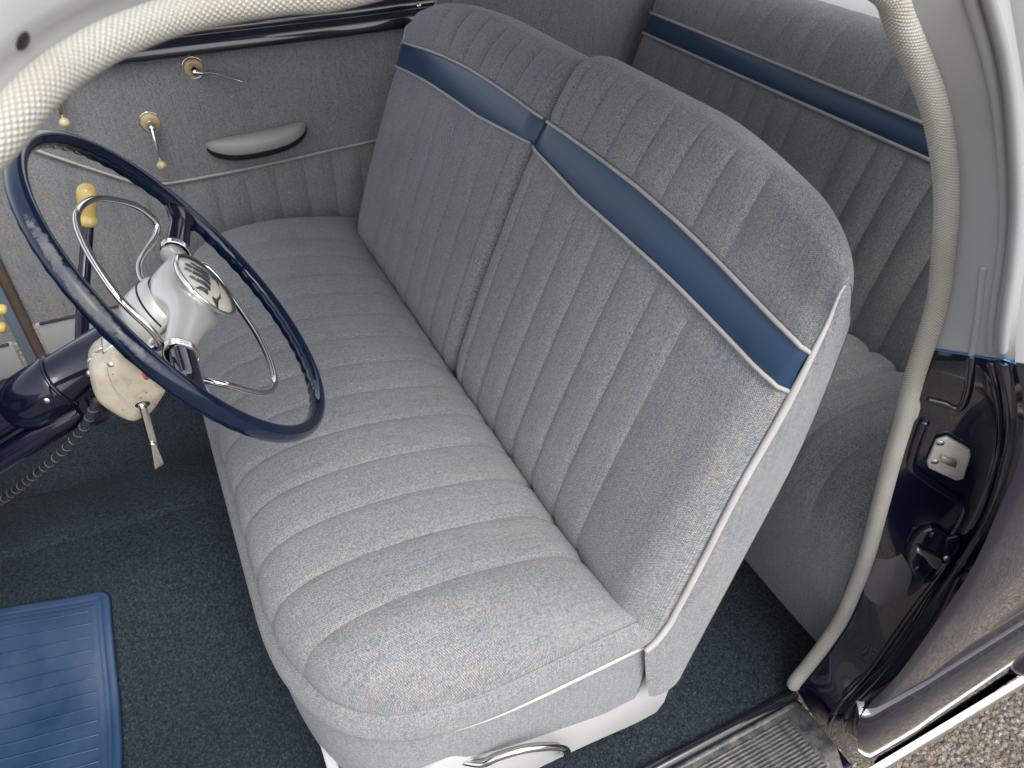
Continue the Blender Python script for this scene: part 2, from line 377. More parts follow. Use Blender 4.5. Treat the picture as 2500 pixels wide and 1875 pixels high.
def floor_z(x, y):
    z = .10*math.exp(-(abs(y-1.17)/.24)**3)*sm((.35-x)/.5)                    # transmission hump, fading rearwards
    z += .006*math.sin(9*x+5*y)*math.sin(7*y)+.004*math.sin(23*x)*math.sin(17*y+2)
    if y > 1.68: z += .11*sm((y-1.68)/.07)
    if x < -.62: z += (-.62-x)*.9                                           # toe board
    return z
rng = np.random.default_rng(3)
xs = np.arange(-.95, 1.02, .006); ys = np.concatenate([np.arange(.405, 1.80, .006)])
V = [(x, y, floor_z(x, y)+rng.uniform(-.0012, .0012)) for x in xs for y in ys]
fl = mesh('car_floor', V, gridf(len(xs), len(ys)), CARPET); tag(fl, 'dark blue black loop carpet covering the car floor', None, kind='structure')
fl['kind'] = 'structure'
# carpet fold lines: a second, slightly raised carpet piece on the hump
def carpet_flap(name, corners):
    c = [np.array(q) for q in corners]; n = 26; V = []
    for i in range(n):
        for j in range(n):
            a, b_ = i/(n-1), j/(n-1)
            x, y = (c[0]*(1-a)*(1-b_)+c[1]*a*(1-b_)+c[2]*a*b_+c[3]*(1-a)*b_)
            V.append((x, y, floor_z(x, y)+.012-.009*max(abs(2*a-1), abs(2*b_-1))**8))
    o = mesh(name, V, gridf(n, n), CARPET); s = o.modifiers.new('s', 'SOLIDIFY'); s.thickness = .008; return o
cf = carpet_flap('carpet_overlay', [(-.60, 1.205), (-.0, 1.205), (-.0, 1.40), (-.60, 1.48)])
tag(cf, 'strip of dark loop carpet laid over the floor hump', 'carpet')

# ------------------------------------------------------------------ car body
car = thing('car_body', 'navy and silver vintage car body around the open doorway', 'car')
# windlace all round the door opening
Wpx = [(2160, -25), (2198, 57), (2243, 158), (2274, 237), (2296, 328), (2309, 430), (2311, 520), (2305, 600), (2293, 716), (2273, 793), (2248, 870), (2225, 947), (2207, 1024), (2184, 1101), (2163, 1179), (2148, 1237), (2118, 1351), (2090, 1428), (2057, 1505), (2020, 1563), (1976, 1621), (1944, 1660), (1937, 1672)]
WY = .405
Lpx = [(-80, 445), (-15, 350), (46, 273), (105, 210), (173, 156), (261, 103), (347, 66), (434, 37), (549, 12), (700, -10), (850, -26)]
left = [on(a, b, 1, .350+.085*sm(k/8.)) for k, (a, b) in enumerate(Lpx)]
right = [on(a, b, 1, WY) for a, b in Wpx]
l1, r0 = left[-1], right[0]
topm = [l1+(r0-l1)*k+np.array([0, 0, .03*math.sin(math.pi*k)]) for k in (.3, .6, .85)]
low = [left[0]+np.array([-.05, 0, -.07]), left[0]+np.array([-.13, 0, -.22]), left[0]+np.array([-.19, -.0, -.45])][::-1]
wl = tube('windlace', low+left+topm+right, np.interp(np.arange(320), [0, 70, 130, 160, 319], [.0088, .0088, .0092, .0108, .0112]), WIND, car, ns=20, smooth_n=320)
wl['label'] = 'cream woven windlace cord edging the doorway'

# front (left) pillar and header rail of the doorway, silver paint
OFF = [(-.002, .006), (.0085, .005), (.0125, .003), (.0155, .000), (.0185, -.004), (.023, -.0055), (.034, -.006), (.052, -.005), (.055, -.009), (.059, -.0115), (.066, -.012), (.085, -.008), (.12, .008)]
path = crom(np.array(low+left+topm+right[:1]), 120)
cen = np.array([.25, 0., .75])
rails = []
for i, p in enumerate(path):
    tng = path[min(i+1, 119)]-path[max(i-1, 0)]; nn = np.array([-tng[2], 0, tng[0]]); nn /= np.linalg.norm(nn)
    if nn@(p-cen) < 0: nn = -nn
    rails.append([p+nn*o+np.array([0, y, 0]) for o, y in OFF])
ap = loft('windscreen_pillar', rails, SILV, car); ap['label'] = 'silver painted windscreen pillar and door header'
apt = [bvh(ap)]
h = hit(apt, 55, 100)
if h: lathe('screw_hole', [(.0001, .0012), (.0028, .0012), (.0036, .0008), (.0042, .0002)], h[0], h[1], BLACK, car, 16)

# rear (right) pillar: jamb lofted between measured edges
def skin_y(z):
    return float(np.interp(z, [-.12, -.10, -.06, 0, .08, .155, .165, .25, .40, .55, .70, .78, .90, 1.05, 1.3], [.285, .276, .262, .256, .257, .268, .286, .277, .271, .276, .294, .308, .336, .362, .40]))
def PO(px, py):
    y = .30
    for _ in range(12): y = .5*y+.5*skin_y(on(px, py, 1, y)[2])
    return on(px, py, 1, y)
R1 = [(2364, -20), (2402, 104), (2429, 216), (2445, 347), (2454, 502), (2447, 620), (2433, 716), (2422, 793), (2420, 872), (2436, 947), (2445, 1005), (2443, 1082), (2422, 1159), (2398, 1237), (2345, 1331), (2275, 1428), (2202, 1528), (2113, 1655), (2045, 1722), (2022, 1756), (2020, 1806)]
R2 = [(2412, -20), (2448, 104), (2468, 216), (2479, 347), (2485, 502), (2474, 640), (2464, 716), (2452, 793), (2447, 874), (2462, 947), (2470, 1005), (2467, 1082), (2448, 1159), (2424, 1237), (2375, 1331), (2310, 1428), (2245, 1528), (2160, 1645), (2080, 1722), (2058, 1757), (2062, 1812), (2066, 1840)]
RO = [(2462, -20), (2482, 104), (2500, 216), (2513, 347), (2517, 502), (2503, 640), (2492, 716), (2482, 793), (2478, 882), (2492, 940), (2500, 1005), (2495, 1082), (2478, 1159), (2441, 1235), (2402, 1331), (2344, 1436), (2267, 1544), (2190, 1652), (2125, 1717), (2090, 1752), (2094, 1814), (2101, 1868)]
def rail(pts, split, n_up, n_lo):
    P = crom(pts, 400); py = P[:, 1]; o = []
    lo_, hi_ = py[0], py[-1]
    for a, b_, n in ((lo_, split, n_up), (split, hi_, n_lo)):
        o.append([(float(np.interp(q, py, P[:, 0])), q) for q in np.linspace(a, b_, n)])
    return o
NU, NL = 50, 80
rw = rail(Wpx, 846, NU, NL); r1 = rail(R1, 873, NU, NL); r2 = rail(R2, 874, NU, NL); ro = rail(RO, 884, NU, NL)
def jy(base, py, k): return base+k*max(0., min(1., (1000-py)/1000.))
pillar = []; jamb_trees = []
def build_jamb(part, mat, name, lab):
    rows = []
    for i in range(len(rw[part])):
        a = rw[part][i]; b_ = r1[part][i]; c = r2[part][i]; d = ro[part][i]
        pw = on(*a, 1, WY+.004); p1 = on(*b_, 1, jy(.336, b_[1], .042)); p2 = on(*c, 1, jy(.316, c[1], .050)); po = PO(*d)
        tc = CAM-p1; tc /= np.linalg.norm(tc); dr = p2-p1; L = np.linalg.norm(dr); dr /= L; wq = min(.006, L*.22)
        rows.append([pw, pw*.66+p1*.34, pw*.34+p1*.66, p1, p1*.5+p2*.5-tc*.004, p2, p2*.5+po*.5-tc*.003, po])
    A_ = np.array(rows)
    for _ in range(10): A_[1:-1] = .25*A_[:-2]+.5*A_[1:-1]+.25*A_[2:]
    rows = [list(r) for r in A_]
    o = loft(name, rows, mat, car); o['label'] = lab
    s = o.modifiers.new('s', 'SUBSURF'); s.levels = 1; s.render_levels = 1
    jamb_trees.append(bvh(o)); return rows
up = build_jamb(0, SILV, 'door_pillar', 'silver painted upper door pillar')
lo_rows = build_jamb(1, NAVY, 'door_jamb', 'glossy navy lower door jamb')
for k_, nm in ((3, 'jamb_bead'), (5, 'jamb_bead')):
    tube(nm, [r[k_] for r in lo_rows][1:], .0050, NAVY, car, 12, smooth_n=120)
    tube(nm, [r[k_] for r in up][:-1], .0046, SILV, car, 12, smooth_n=80)
tube('paint_line', [np.array(p)+np.array([-.0015, -.0015, .0]) for p in up[-1]], .0010, MASKB, car, 8, smooth_n=60)
# outer skin behind the jamb
def skin(name, rows, mat, zmax=None):
    rr = []
    for r in rows:
        p = r[-1]; y0 = p[1]
        rear = 1.9 if p[2] < .90 else p[0]+.17
        rr.append([p, p+np.array([.006, -.005, 0]), p+np.array([.016, -.009, 0]), p+np.array([.12, -.010, 0]), p+np.array([.15, -.009, 0]), np.array([rear, y0+(.02 if p[2] < .9 else -.008), p[2]])])
    o = loft(name, rr, mat, car); return o
o = skin('belt_panel', up, SILV); o['label'] = 'silver painted outer body side above the belt line'
OL = np.array([r[-1] for r in lo_rows])
ic = next(i for i in range(len(OL)) if OL[i, 2] < .168)
def at_z(z): f_ = (OL[ic-1, 2]-z)/(OL[ic-1, 2]-OL[ic, 2]); p = OL[ic-1]*(1-f_)+OL[ic]*f_; p[1] = skin_y(z); p[2] = z; return p
qrows = [[p] for p in OL[:ic-1]]+[[at_z(.170)]]
o = skin('quarter_panel', qrows, NAVY); o['label'] = 'glossy navy rear side panel mirroring the gravel'
# rocker below the crease
lrows = [[at_z(.1695)+np.array([0, .012, 0])], [at_z(.164)], [at_z(.158)]]+[[p] for p in OL[ic+1:]]; pe = lrows[-1][-1]
lrows = lrows+[[np.array([pe[0]+.006, skin_y(z), z])] for z in np.linspace(pe[2]-.008, -.098, 8)]
o = skin('rocker_panel', lrows, NAVY); o['label'] = 'glossy navy rocker panel under the side panel'
ct = [(.2665, -.070), (.258, -.072), (.2545, -.078), (.2535, -.086), (.2555, -.094), (.261, -.100), (.269, -.102)]
ct = [(y-.006, z+.020) for y, z in ct]
o = loft('rocker_trim', [[(x, y, z) for y, z in ct] for x in (.70, .9, 1.2, 1.285)], OLDCH, car); o['label'] = 'bright metal strip along the rocker'
# rear fender swelling out of the side panel
V = []; nu, nv = 28, 40
for i in range(nu):
    for j in range(nv):
        a = math.pi*i/(nu-1)-math.pi/2; b_ = math.pi*j/(nv-1)
        V.append((1.72-.62*math.cos(a)*math.sin(b_)*(1 if True else 1), .30-.085*math.cos(a)*max(0, math.cos(b_-math.pi/2))**.6*(.5+.5*math.sin(b_)), .02+.42*math.sin(a)))
V = []
for i in range(nu):
    th = math.pi*i/(nu-1)                      # round the arch, front low -> top
    for j in range(nv):
        r = j/(nv-1)
        cx_, cz_ = 1.70, -.05
        V.append((cx_-.56*math.cos(th*.5)*r, .292-.10*math.sqrt(max(0, 1-r*r))-.004*(1-r), cz_+.50*math.sin(th*.5)*r))
o = mesh('fender', V, gridf(nu, nv), NAVY, car); o['label'] = 'navy rear fender swelling out of the side panel'

# pressed ribs, striker and latch on the jamb
def jline(name, pix, r, mat, lift=.0, n=60):
    P = []
    for q in crom(pix, 40):
        h = hit(jamb_trees, *q)
        if h: P.append(h[0]+h[1]*lift)
    return tube(name, P, r, mat, car, 10, smooth_n=n)
z7 = lambda a, b_: (1650+a/2.592, 600+b_/2.592)
z9 = lambda a, b_: (2100+a/3.318, 950+b_/3.318)
jline('pressed_rib', [z7(1945, 140), z7(1925, 330), z7(1900, 520), z7(1872, 690)], .0045, SILV, -.0015)
jline('pressed_rib', [z7(1872, 705), z7(1862, 820), z7(1845, 930), z7(1810, 1015), z7(1765, 1030), z7(1700, 1000), z7(1600, 975)], .0050, NAVY, -.001)
jline('pressed_rib', [z9(520, 260), z9(480, 360), z9(440, 480), z9(415, 590), z9(440, 650), z9(560, 740), z9(700, 830), z9(830, 910), z9(850, 960), z9(800, 1080), z9(720, 1200)], .0062, NAVY, .0005, 90)
NICK = simple('nickel_plate', (.60, .585, .54), .36, metal=.4, coat=.2, var=.18, vscale=70)
sp_, l, n = decal('striker_plate', [z9(610, 385), z9(700, 360), z9(885, 465), z9(890, 520), z9(835, 700), z9(770, 715), z9(545, 610), z9(535, 560)], jamb_trees, NICK, car, .006, .0005, .0025)
sp_['label'] = 'worn nickel dovetail plate with two screws'
def onplane(l, n, px, py, lift=0.): d = ray(px, py); return CAM+d*(((l-CAM)@n)/(d@n))+n*lift
spl = l+n*.0065
for q in ((650, 440), (605, 590)):
    c = onplane(spl, n, *z9(*q)); s_ = lathe('screw', [(.0001, .0012), (.0035, .001), (.0046, .0002), (.0048, -.002)], c, n, OLDCH, sp_, 14)
    e = np.cross(n, [0, .3, 1.]); e /= np.linalg.norm(e)
    tube('screw_slot', [c-e*.0034+n*.0012, c+e*.0034+n*.0012], .0006, BLACK, sp_, 6)
prism('wedge', [onplane(spl, n, *z9(*q)) for q in ((660, 520), (785, 570), (770, 620), (645, 565))], n*.005, OLDCH, sp_, .0012)
# latch
lt, l, n = decal('door_latch', [z9(*q) for q in ((480, 1110), (560, 1080), (640, 1100), (730, 1200), (690, 1290), (640, 1400), (570, 1530), (500, 1540), (430, 1480), (385, 1380), (380, 1270), (420, 1180))], jamb_trees, NAVY, car, .011, .0003, .004)
lt['label'] = 'navy painted door latch with a worn steel tongue'
ll = l+n*.0115
lathe('bolt', [(.0001, .0025), (.0034, .0022), (.0052, .0008), (.0058, 0.), (.006, -.003)], onplane(ll, n, *z9(590, 1180)), n, NAVYT, lt, 16)
lathe('bolt', [(.0001, .0025), (.0034, .0022), (.0052, .0008), (.0058, 0.), (.006, -.003)], onplane(ll, n, *z9(470, 1455)), n, NAVYT, lt, 16)
prism('tongue', [onplane(ll, n, *z9(*q)) for q in ((455, 1250), (500, 1280), (600, 1320), (660, 1380), (620, 1430), (580, 1420), (510, 1330), (440, 1290))], n*.009, OLDCH, lt, .003)
prism('latch_plate', [onplane(ll, n, *z9(*q), -.006) for q in ((700, 1210), (800, 1190), (820, 1260), (780, 1360), (700, 1420), (640, 1410))], n*.006, NAVYT, lt, .002)
lathe('screw', [(.0001, .0012), (.0035, .001), (.0046, .0002), (.0048, -.002)], onplane(ll, n, *z9(700, 1370), .001), n, OLDCH, lt, 14)
# pear-shaped grey patch pad beside the latch, white bump stop
pd_, l, n = decal('jamb_cover_pad', [(1650+a/2.592, 1235+b_/2.592) for a, b_ in ((1330, 170), (1380, 210), (1430, 300), (1490, 400), (1490, 470), (1450, 560), (1390, 620), (1310, 630), (1230, 590), (1190, 530), (1230, 400), (1290, 250))], jamb_trees, simple('grey_pad', (.10, .095, .10), .35, var=.2, vscale=30, coat=.3), car, .0015, .0003, .0006, rnd=True)
bs, l, n = decal('bump_stop', [z9(*q) for q in ((455, 60), (485, 80), (490, 120), (470, 190), (440, 230), (420, 225), (430, 120))], jamb_trees, simple('cream_rubber', (.5, .46, .38), .5, var=.1), car, .008, 0., .003)

# sill with ribbed scuff plate
sill = box('door_sill', (-.9, .262, -.10), (.742, .404, -.004), NAVY, car, .006); sill['label'] = 'navy painted door sill'
pl = prism('scuff_plate', [(-.9, .268, -.0035), (.722, .268, -.0035), (.738, .30, -.0035), (.738, .374, -.0035), (.728, .392, -.0035), (-.9, .392, -.0035)], (0, 0, .0035), SCUFF, car, .001); pl['label'] = 'scuffed ribbed rubber scuff plate on the sill'
nr = 15
ribme = None
for k in range(nr):
    y = .281+k*.0063
    if ribme is None:
        r_ = tube('rib', [(-.88, 0, 0), (0, 0, 0), (.70, 0, 0)], .0021, SCUFF, pl, 10, smooth_n=12); ribme = r_.data
    else: r_ = link(bpy.data.objects.new('rib', ribme), pl)
    r_.location = (-.0015*k*.2, y, .0002)
tube('sill_bead', [(-.9, .3995, .002), (0, .3995, .002), (.735, .3995, .002)], .0105, simple('black_gloss_bead', (.012, .013, .018), .12, coat=1.), car, 14, smooth_n=20)
tube('sill_edge_bead', [(-.9, .3835, .001), (0, .3835, .001), (.60, .3835, .001), (.722, .3855, .001)], .0045, SCUFF, car, 12, smooth_n=20)

# interior quarter panel, far side, parcel shelf, rear bulkhead, roof shell
DY = 1.81
qp = loft('interior_quarter_panel', [[(x, DY+.004+.05*sm((x-1.0)/.6), z) for z in np.linspace(.0, .90, 12)] for x in np.linspace(.67, 1.7, 24)], FAB, car, uvs=None); qp['label'] = 'plain blue grey cloth panel beside the rear seat'
tube('door_welt', [(.672, DY-.008, z) for z in (.1, .4, .7, .84, 1.0, 1.12)], .009, WIND, car, 12, smooth_n=40)
box('parcel_shelf', (1.47, .44, .80), (1.95, 1.80, .82), KICK, car, .004)
box('bulkhead', (1.93, .34, -.1), (1.96, 1.86, .86), HEADL, car, .004)
RX = [.0, .2, .4, .7, 1.0, 1.3, 1.5]
rz = lambda x, y: 1.345+.05*math.sin(math.pi*(x+.2)/2.1)-.09*abs((y-1.1)/.75)**2.6
o = loft('roof', [[(x, y, rz(x, y)) for y in np.linspace(.40, 1.82, 18)] for x in RX], HEADL, car, flip=True); o.modifiers.new('s', 'SOLIDIFY').thickness = .03  # out of view; added to shade the cabin, ends cut back to admit light
for yy in (.41, 1.79):
    tube('roof_rail', [(-.02, yy+.012, 1.255), (.3, yy+.005, 1.265), (.8, yy, 1.265), (1.2, yy, 1.25), (1.5, yy+.01, 1.22)], .025, SILV, car, 12, smooth_n=30)
tube('window_pillar', [(.70, DY+.05, .84), (.66, DY+.03, 1.2)], .035, SILV, car, 12, smooth_n=8)
tube('window_pillar', [(-.42, DY+.05, .84), (-.16, DY+.03, 1.2)], .03, SILV, car, 12, smooth_n=8)
for y0, y1 in ((.36, .50), (1.68, 1.84)): prism('roof_corner_panel', [(1.55, y0, .80), (1.95, y0, .80), (1.78, y0, 1.24), (1.40, y0, 1.24)], (0, y1-y0, 0), HEADL, car, .01)
prism('dashboard', [(-.95, .43, .52), (-.58, .43, .50), (-.52, .43, .60), (-.55, .43, .84), (-.95, .43, .88)], (0, 1.36, 0), NAVY, car, .02, 3)  # out of view; simple body added to block light over the front floor
box('firewall', (-.98, .42, -.05), (-.95, 1.82, .9), BLACK, car, .004)

# ------------------------------------------------------------------ passenger door (far side)
door = thing('passenger_door', 'closed far side car door trimmed in blue grey cloth', 'car door')
XF, XR = -.372, .668
pipe_pts = [(-.372, .735), (-.30, .69), (-.21, .623), (-.111, .559), (-.05, .522), (.0, .512), (.1, .511), (.25, .5155), (.431, .524), (.668, .532)]
PXZ = crom(pipe_pts, 160)
def pipe_z(x): return float(np.interp(x, PXZ[:, 0], PXZ[:, 1]))
xs_ = np.linspace(XF, XR, 70)
R = [[(x, DY-.004*math.sin(math.pi*k/10.), pipe_z(x)+(.80-pipe_z(x))*k/10.) for k in range(11)] for x in xs_]
UVS = [[(p[0], p[2]) for p in r] for r in R]
tp = loft('trim_panel', R, FAB, door, uvs=UVS); tp['label'] = 'smooth upper door card in blue grey cloth'
seams = [XF]+[round(-.318+.0705*k, 4) for k in range(14)]+[XR]
for a, b_ in zip(seams[:-1], seams[1:]):
    if b_-a < .01: continue
    R = []; U = []
    for i in range(9):
        q = i/8; x = a+(b_-a)*q; zt = pipe_z(x); bul = .007*(1-abs(2*q-1)**2.6)
        R.append([(x, DY+.003-bul*min(1, (1-k/12.)*6, (k/12.)*6+.25), .235+(zt-.235)*k/12.) for k in range(13)]); U.append([(p[0], p[2]) for p in R[-1]])
    loft('pleat', R, FAB, tp, uvs=U)
tube('piping', [(x, DY-.006, z) for x, z in PXZ], .0035, PIPE, door, 10)
kp = prism('kick_plate', [(XF+.008, DY+.006, .10), (XR, DY+.006, .10), (XR, DY+.006, .232), (XF+.008, DY+.006, .232)], (0, -.012, 0), KICK, door, .003); kp['label'] = 'pale grey kick plate along the bottom of the door'
tube('kick_plate_bead', [(XF+.02, DY-.008, .235), (XR, DY-.008, .235)], .0035, BLACK, door, 8)
# garnish moulding: glossy navy roll under the window
gp = [(DY-.004, .775), (DY-.026, .777), (DY-.036, .781), (DY-.0390, .788), (DY-.0375, .796), (DY-.0355, .804), (DY-.0330, .811), (DY-.0275, .815), (DY-.0272, .819), (DY-.0285, .823), (DY-.0265, .831), (DY-.0235, .839), (DY-.015, .847), (DY+.004, .853), (DY+.03, .856), (DY+.06, .856)]
gm = loft('garnish_moulding', [[(x, y, z+.004*sm((x-.45)/.3)) for y, z in gp] for x in np.linspace(XF-.05, XR, 30)], NAVY, door, flip=True); gm['label'] = 'glossy navy window sill moulding'
gm.modifiers.new('s', 'SUBSURF').levels = 1
for x in (-.02, .63):
    lathe('garnish_screw', [(.0001, .002), (.003, .0015), (.005, 0)], (x, DY-.031, .826), (0, -1, .3), CHROME, gm, 12)
# handles
def handle(name, px, tip, knob, lab):
    c = D(*px, 1, DY-.006); e = D(*tip, 1, DY-.045)
    h_ = lathe(name, [(.0001, .004), (.017, .004), (.0195, .002), (.020, -.004)], c, (0, -1, 0), AMBER, door, 24); h_['label'] = lab
    lathe('chrome_ring', [(.0205, -.003), (.0225, -.001), (.0235, -.004)], c, (0, -1, 0), CHROME, h_, 24)
    lathe('boss', [(.0001, .042), (.006, .041), (.0085, .036), (.0095, .02), (.0115, .004), (.0125, .0)], c, (0, -1, 0), CHROME, h_, 18)
    a = c+np.array([0, -.036, 0]); n = 18; P = [a+(e-a)*q+np.array([0, -.008*math.sin(math.pi*q), .006*math.sin(math.pi*q)*(0 if knob else 1)]) for q in np.linspace(0, 1, n)]
    if knob:
        tube('arm', P, np.linspace(.0062, .0042, n), CHROME, h_, 12, flat=.75)
        k = lathe('knob', [(.0001, -.010), (.0045, -.0095), (.0085, -.006), (.0105, 0.), (.010, .005), (.0075, .0085), (.0001, .0105)], e+np.array([0, -.008, -.004]), (0, -1, -.15), CREAM, h_, 18)
    else: tube('arm', P, np.array([.0065, .0068, .007, .0072, .0072, .0072, .0072, .0072, .007, .0068, .0066, .0062, .006, .0056, .0052, .005, .0045, .0036]), CHROME, h_, 12, flat=.7)
    return h_
handle('door_handle', (418, 147), (523, 177), False, 'chrome inner door handle on an amber ring')
handle('window_crank', (325, 265), (347, 350), True, 'chrome window crank with ivory knob')
handle('vent_crank', (118, 182), (138, 258), True, 'small vent window crank with ivory knob')
# armrest
AX0, AX1 = .108, .338
V = []; nu, nv = 40, 18
for i in range(nu):
    q = i/(nu-1); x = AX0+(AX1-AX0)*q; e = max(.02, (1-abs(2*q-1)**3.2))**.5
    zc = .578+.010*(2*q-1)**2+.012*(q-.5); wd = .052*e*(.88+.18*q); hh = .0215*e
    for k in range(nv):
        a = 2*math.pi*k/nv; ca, sa = math.cos(a), math.sin(a)
        V.append((x, DY-.001-wd*.5-wd*.5*abs(ca)**.75*(1 if ca > 0 else -1), zc+hh*abs(sa)**.7*(1 if sa > 0 else -1.05)))
f = [(i*nv+k, (i+1)*nv+k, (i+1)*nv+(k+1) % nv, i*nv+(k+1) % nv) for i in range(nu-1) for k in range(nv)]+[tuple(range(nv)), tuple(range((nu-1)*nv, nu*nv))[::-1]]
ar = mesh('armrest', V, f, ARMV, door, [(p[0], p[2]) for p in V]); ar['label'] = 'grey vinyl armrest pad'
V2 = [(p[0], p[1]*.0+DY-.002-(DY-.002-p[1])*.93, p[2]-.011) for p in V]
mesh('armrest_base', V2, f, BLACK, ar)
# kick panel ahead of the door
kpn = loft('cowl_side_panel', [[(x, DY+.004, z) for z in np.linspace(.2, .8, 4)] for x in np.linspace(-.95, XF-.045, 6)], FAB, car); kpn['label'] = 'cloth cowl side panel ahead of the far door'
prism('cowl_kick_plate', [(-.95, DY+.010, .10), (XF-.052, DY+.010, .10), (XF-.052, DY+.010, .198), (-.95, DY+.010, .198)], (0, -.014, 0), KICK, car, .003)
tube('cowl_kick_bead', [(-.95, DY-.006, .200), (XF-.06, DY-.006, .200)], .0035, BLACK, car, 8)
tube('door_welt', [(XF-.006, DY-.010, z) for z in (.10, .3, .5, .7, .85)], .011, BROWN, car, 12, smooth_n=30)
prism('hinge_pillar_strip', [(XF-.042, DY+.004, .1), (XF-.018, DY+.004, .1), (XF-.018, DY+.004, .86), (XF-.042, DY+.004, .86)], (0, -.012, 0), simple('blue_grey_strip', (.16, .20, .24), .4, var=.1), car, .003)

# ------------------------------------------------------------------ front bench seat
seat = thing('bench_seat', 'blue grey tweed front bench seat with split backrest', 'car seat')
# ---- backrests
FULL = [(.465, .285), (.425, .308), (.402, .358), (.436, .47), (.480, .58), (.522, .68), (.556, .755), (.586, .806), (.612, .851), (.636, .884), (.660, .898), (.700, .886), (.725, .843), (.726, .765), (.696, .60), (.636, .40), (.575, .18)]
ENDP = [(.468, .300), (.444, .312), (.453, .345), (.482, .45), (.515, .58), (.548, .68), (.568, .755), (.581, .80), (.586, .830), (.591, .842), (.597, .842), (.604, .830), (.612, .802), (.619, .765), (.605, .60), (.560, .40), (.505, .17)]
DD = [.045, .045, .05, .05, .05, .05, .055, .09, .14, .17, .18, .18, .18, .18, .18, .18, .18]
YA, YB = .445, 1.0825
def cr_eval(C, t):
    n = len(C); i = min(int(t), n-2); f_ = t-i
    p1 = C[i]; p2 = C[i+1]; p0 = C[i-1] if i > 0 else 2*p1-p2; p3 = C[i+2] if i < n-2 else 2*p2-p1
    return .5*((2*p1)+(-p0+p2)*f_+(2*p0-5*p1+4*p2-p3)*f_*f_+(-p0+3*p1-3*p2+p3)*f_**3)
Fa, Ea = np.array(FULL), np.array(ENDP)
Ep = Ea.copy(); Ep[8:13] = [(.588, .806), (.597, .816), (.606, .815), (.614, .803), (.620, .782)]; Ep[8:13] += [0, -.018]
Fp = Fa.copy(); Fp[8] += [0, -.007]; Fp[9:14] += [0, -.0185]; EA = [Ea, Fa, .115]
def section(y):
    d = y-YA; o = []
    for i in range(len(Fa)):
        if i < 7: wx = wz = quarter(d, DD[i])
        elif i < 14: wx = max(0., 1-d/.35)**1.5; wz = .90*quarter(d, EA[2])+.10*max(0., 1-d/.30)
        else: wx = wz = max(0., 1-d/.35)**1.5
        o.append(EA[1][i]+(EA[0][i]-EA[1][i])*np.array([wx, wz]))
    return np.array(o)
arcT = np.linspace(0, 16, 400); A = np.array([cr_eval(Fa, t) for t in arcT]); arcL = np.concatenate([[0], np.cumsum(np.linalg.norm(A[1:]-A[:-1], axis=1))])
BS = [YA, .608, .680, .754, .825, .896, .968, 1.040, YB]
TTOP = 9.6
zlo_x = [(.445, .7145), (.46, .7215), (.48, .7248), (.51, .728), (.55, .7319), (.60, .7363), (.65, .740), (.70, .7425), (.80, .7461), (.90, .749), (1.0, .7576), (1.08, .764)]
zup_x = [(.445, .764), (.46, .769), (.48, .7721), (.51, .7755), (.55, .7801), (.60, .7858), (.65, .7905), (.70, .7948), (.80, .8003), (.90, .8025), (1.0, .8029), (1.08, .802)]
zlo = lambda y: float(np.interp(y, *zip(*zlo_x))); zup = lambda y: float(np.interp(y, *zip(*zup_x)))
def t_at(S, z):
    a, b_ = 2., 9.
    for _ in range(28):
        m = .5*(a+b_)
        if cr_eval(S, m)[1] < z: a = m
        else: b_ = m
    return a
def bpoint(S, y, t, disp):
    p = cr_eval(S, t); tg = cr_eval(S, min(16, t+.02))-cr_eval(S, max(0, t-.02)); tg /= np.linalg.norm(tg)+1e-9
    n = np.array([-tg[1], tg[0]])
    e = YB-y; disp = disp-.020*quarter(e, .036)
    return np.array([p[0]+n[0]*disp, y, p[1]+n[1]*disp])
MIR = 2*1.0865
def mk(mir): return (lambda p: np.array([p[0], MIR-p[1], p[2]])) if mir else (lambda p: p)
